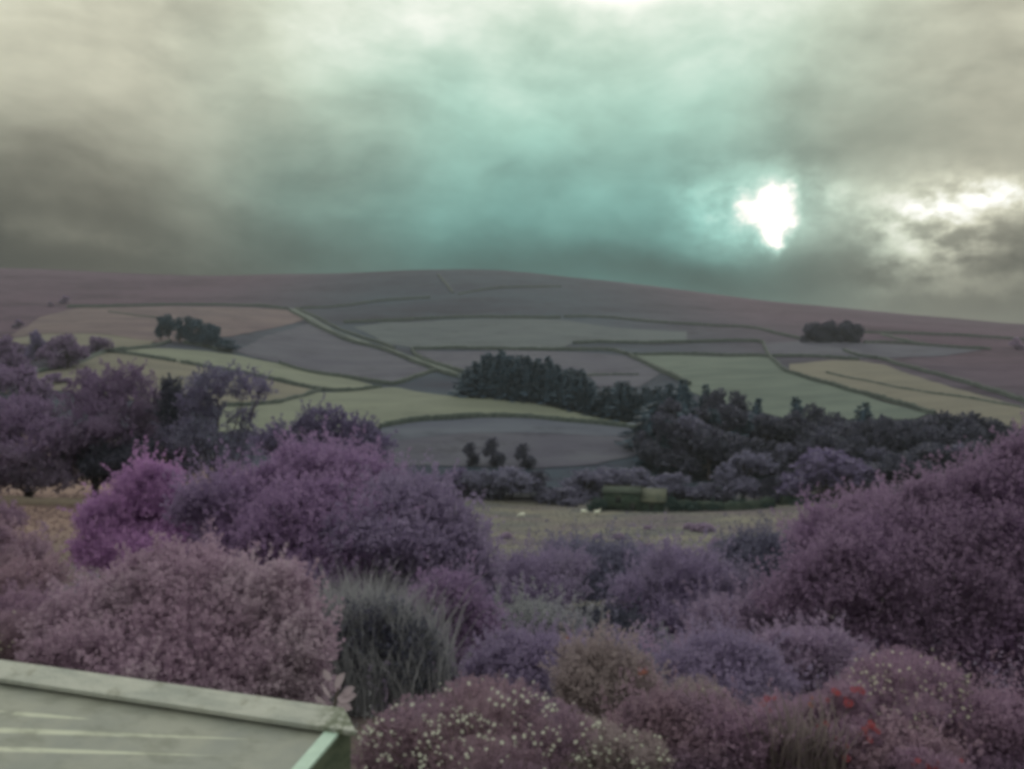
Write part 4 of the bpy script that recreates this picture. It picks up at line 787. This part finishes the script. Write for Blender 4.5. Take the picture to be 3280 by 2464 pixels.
weeds(1300, 11, 44, .5, 1.4, 'purple', 'purple leafy weeds filling the gaps between garden shrubs')
weeds(900, 11, 44, .5, 1.2, 'greyg', 'grey green weeds filling the gaps between garden shrubs')
weeds(900, 12.5, 26, .5, 1.2, 'rosy', 'rosy weeds along the near garden edge')
M['meadow_tan'] = leafmat('tan_meadow_blade', [(124, 104, 98), (138, 116, 106), (146, 126, 112)], .3, k=.8)
scatter(20000, 45, 205, (-.19, .72), .22, 'rough_grass', 'rough tussocky grey green grass on the valley meadow', 'meadow', .13)
scatter(7000, 40, 110, (-.76, -.2), .24, 'rough_grass', 'rough tan grass on the meadow at far left', 'meadow_tan', .13)
for i, (x, y, hgt) in enumerate([(1400, 390, .6), (1520, 395, .8), (1680, 340, .6), (1680, 455, .8), (1960, 350, 1.1), (2000, 355, 1.2), (1910, 340, .9), (2060, 420, .7), (900, 390, .8)]):
    px, py = c5(x, y); h_ = hit(px, py, 90.); rr = np.random.default_rng(720 + i)
    t = thing('rush_tussock', 'dark tussock of rushes on the meadow in front of the barn', 'plant', h_ - [0, 0, .05], 'rush tussocks on the meadow')
    obj('blades', tri_mesh('rush', *foliage([((0, 0, hgt * .3), (hgt * 1.1, hgt * .9, hgt * .7))], 110, 6, hgt * .4, hgt * .28, rr, .8, -.1, core=.8)), M['dusk'], t)['kind'] = 'stuff'

# ------------------------------------------------------------------ shed roof below the window
def grime(t, v, tco, c):
    x, y, z = t.sep(tco); c = t.mix(t.mul(t.smooth(t.noise(tco, 5, 6, .7), .52, .72), .6), c, lin(112, 114, 100))
    return t.mix(t.mul(t.smooth(x, -.28, .0), t.smooth(t.noise(tco, 11, 5, .65), .4, .55)), c, lin(104, 112, 98))
RIM = surf('pale_painted_board', (148, 154, 150), (172, 176, 170), 2.2, 6, .7, .3, 9, (1, 4, 1), extra=grime)
BAR = surf('bright_flashing', (158, 186, 174), (174, 200, 188), 5, 4, .35, 0, 9, spec=.6); SIDE = surf('green_boards', (74, 86, 72), (92, 102, 86), 3, 5, .8, .3, 8, (1, 1, 6))
R_ = P(1102, 2268, 6.35); Lf = P(0, 2112, 7.42); Lf[2] = R_[2]
ex = unit(R_ - Lf); ey = np.array([-ex[1], ex[0], 0.])            # ex along the high edge to the right, ey away from the house
shed = thing('garden_shed', 'pale grey shed roof with whitish edge board, bottom left', 'shed', (R_[0], R_[1], gz(R_[0], R_[1]) - .1), rz=math.atan2(ex[1], ex[0]))
hz = R_[2] - shed.location.z
def prism(poly, thick):                                             # poly: 3-D corners in order, pushed along -normal
    p = np.array(poly, float); n = unit(np.cross(p[1] - p[0], p[2] - p[0])); k = len(p); V = np.vstack([p, p - n * thick])
    me = bpy.data.meshes.new('panel'); me.from_pydata([tuple(v) for v in V], [], [list(range(k)), list(range(2 * k - 1, k - 1, -1))] + [[i, i + k, (i + 1) % k + k, (i + 1) % k] for i in range(k)])
    me.update(); return me
XL, sl = -6.0, math.tan(math.radians(11))
def rp(x, d, up=0.): return (x, -.15 - d, hz - .145 - d * sl + up)     # point on the roof, d metres down from the edge board
def on_roof(px, py):
    d = ray(px, py); ca, sa_ = math.cos(shed.rotation_euler.z), math.sin(shed.rotation_euler.z); L0 = np.array(shed.location)
    def loc(t_):
        q = np.array([0, 0, CZ]) + d * t_ - L0; return np.array([q[0] * ca + q[1] * sa_, -q[0] * sa_ + q[1] * ca, q[2]])
    f_ = lambda t_: (lambda q: q[2] - (hz - .145 + (q[1] + .15) * sl))(loc(t_))
    t_ = f_(0.) / (f_(0.) - f_(1.)); return loc(t_)
GLINTS = [(on_roof(40, 2286), on_roof(310, 2306), .022), (on_roof(-300, 2330), on_roof(900, 2372), .030), (on_roof(-300, 2392), on_roof(760, 2424), .026), (on_roof(-100, 2275), on_roof(35, 2281), .02)]  # pale light reflections painted on the roof: start, end, width
def extra(t, v, tco, c):  # puts the reflection streaks, then grime, into the sheet colour
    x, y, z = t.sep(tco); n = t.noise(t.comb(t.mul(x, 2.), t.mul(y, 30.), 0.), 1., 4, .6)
    for p0, p1, wd in GLINTS:
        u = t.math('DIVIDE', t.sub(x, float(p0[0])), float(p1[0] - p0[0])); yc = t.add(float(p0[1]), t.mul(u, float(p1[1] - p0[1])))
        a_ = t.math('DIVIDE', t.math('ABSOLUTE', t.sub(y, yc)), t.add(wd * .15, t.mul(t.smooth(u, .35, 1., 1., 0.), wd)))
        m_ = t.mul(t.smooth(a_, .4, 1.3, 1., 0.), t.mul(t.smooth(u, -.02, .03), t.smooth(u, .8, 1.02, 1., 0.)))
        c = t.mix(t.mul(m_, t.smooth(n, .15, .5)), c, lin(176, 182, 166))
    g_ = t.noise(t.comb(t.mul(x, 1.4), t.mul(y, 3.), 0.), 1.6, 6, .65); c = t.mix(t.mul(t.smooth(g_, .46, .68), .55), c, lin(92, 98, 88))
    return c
SH = surf('weathered_sheet_painted_glints', (122, 128, 124), (138, 142, 134), 1.5, 5, .4, .15, 6, (1, 1, 1), extra=extra, spec=.5)
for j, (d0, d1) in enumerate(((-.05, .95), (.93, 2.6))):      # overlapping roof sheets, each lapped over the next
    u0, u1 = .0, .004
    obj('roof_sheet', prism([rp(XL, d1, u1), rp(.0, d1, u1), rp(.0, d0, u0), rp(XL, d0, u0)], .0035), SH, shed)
# edge board: sloping cap over the high edge with a mitred right end
obj('edge_board', prism([(XL, -.18, hz - .08), (.20, -.18, hz - .08), (.0, .0, hz), (XL, .0, hz)], .04), RIM, shed)
obj('edge_lip', prism([(XL, -.183, hz - .113), (.19, -.183, hz - .113), (.20, -.183, hz - .083), (XL, -.183, hz - .083)], .03), RIM, shed)
obj('verge_flashing', prism([rp(-.06, 2.6, .04), rp(.055, 2.6, .04), rp(.055, .03, .04), rp(-.06, .03, .04)], .03), BAR, shed)
obj('side_wall', prism([(.056, -2.8, -.1), (.056, .0, -.1), (.056, .0, hz - .08), (.056, -.15, hz - .13), (.056, -2.8, hz - .14 - 2.6 * sl)], .05), SIDE, shed)
obj('back_wall', prism([(.0, -.02, -.1), (XL, -.02, -.1), (XL, -.02, hz - .1), (.0, -.02, hz - .1)], .05), SIDE, shed)
obj('front_wall', prism([(XL, -2.7, -.1), (.0, -2.7, -.1), (.0, -2.7, hz - .3 - 2.5 * sl), (XL, -2.7, hz - .3 - 2.5 * sl)], .05), SIDE, shed)
# leafy shoot poking up behind the corner
sp = P(1070, 2262, 6.55); shoot = thing('climber_shoot', 'pale broad leaved shoot poking up behind the shed corner', 'plant', (sp[0], sp[1], gz(sp[0], sp[1])))
hs = sp[2] - shoot.location.z
obj('stem', tri_mesh('shoot_stem', *tube([(0, 0, 0), (.02, .01, hs * .6), (.0, 0, hs), (.03, 0, hs + .12), (.02, 0, hs + .24)], [.012, .01, .008, .006, .003], 5)), M['stem'], shoot)
def big_leaf():
    V, Fc = [], []; n = 6
    for i in range(n + 1):
        t = i / n; wd = .30 * math.sin(math.pi * min(1, t * .93 + .05)) ** .8; z = -.22 * t * t
        V += [(t, -wd, z + .05), (t, 0, z), (t, wd, z + .05)]
    for i in range(n):
        a_ = i * 3; Fc += [(a_, a_ + 3, a_ + 4, a_ + 1), (a_ + 1, a_ + 4, a_ + 5, a_ + 2)]
    return tri_mesh('shoot_leaf', np.array(V), np.array(Fc), True)
BL = big_leaf(); BL.materials.append(leafmat('pale_shoot_leaf', [(168, 152, 148), (182, 166, 158)], .3, k=.8))
for px, py, ang, sz in [(1062, 2232, 2.5, .13), (1082, 2240, .35, .15), (1075, 2205, 1.15, .13), (1060, 2180, 2.2, .10), (1080, 2255, -.25, .12), (1045, 2250, 2.9, .11), (1095, 2228, .7, .12)]:
    p = P(px, py, 6.5); o = obj('leaf', BL, None, shoot); o.location = Vector(p) - shoot.location
    o.rotation_euler = (random.uniform(.9, 1.3), -ang, random.uniform(-.4, .4)); o.scale = (sz,) * 3

# ------------------------------------------------------------------ haze
HV = bpy.data.materials.new('haze_air'); HV.use_nodes = True; t = NT(HV.node_tree); t.n.clear()
pv = t.n.new('ShaderNodeVolumePrincipled'); pv.inputs['Color'].default_value = (.86, .93, .97, 1); pv.inputs['Density'].default_value = .00013; pv.inputs['Anisotropy'].default_value = .2
o = t.n.new('ShaderNodeOutputMaterial'); t.l.new(pv.outputs[0], o.inputs['Volume'])
top = float(GZ.max()) + 12; bot = float(GZ.min()) - 2
hb = obj('haze', tri_mesh('haze', *box(-2000, 2000, -120, 2350, bot, top)), HV)
tag(hb, 'thin pale haze filling the valley air', None, kind='stuff')
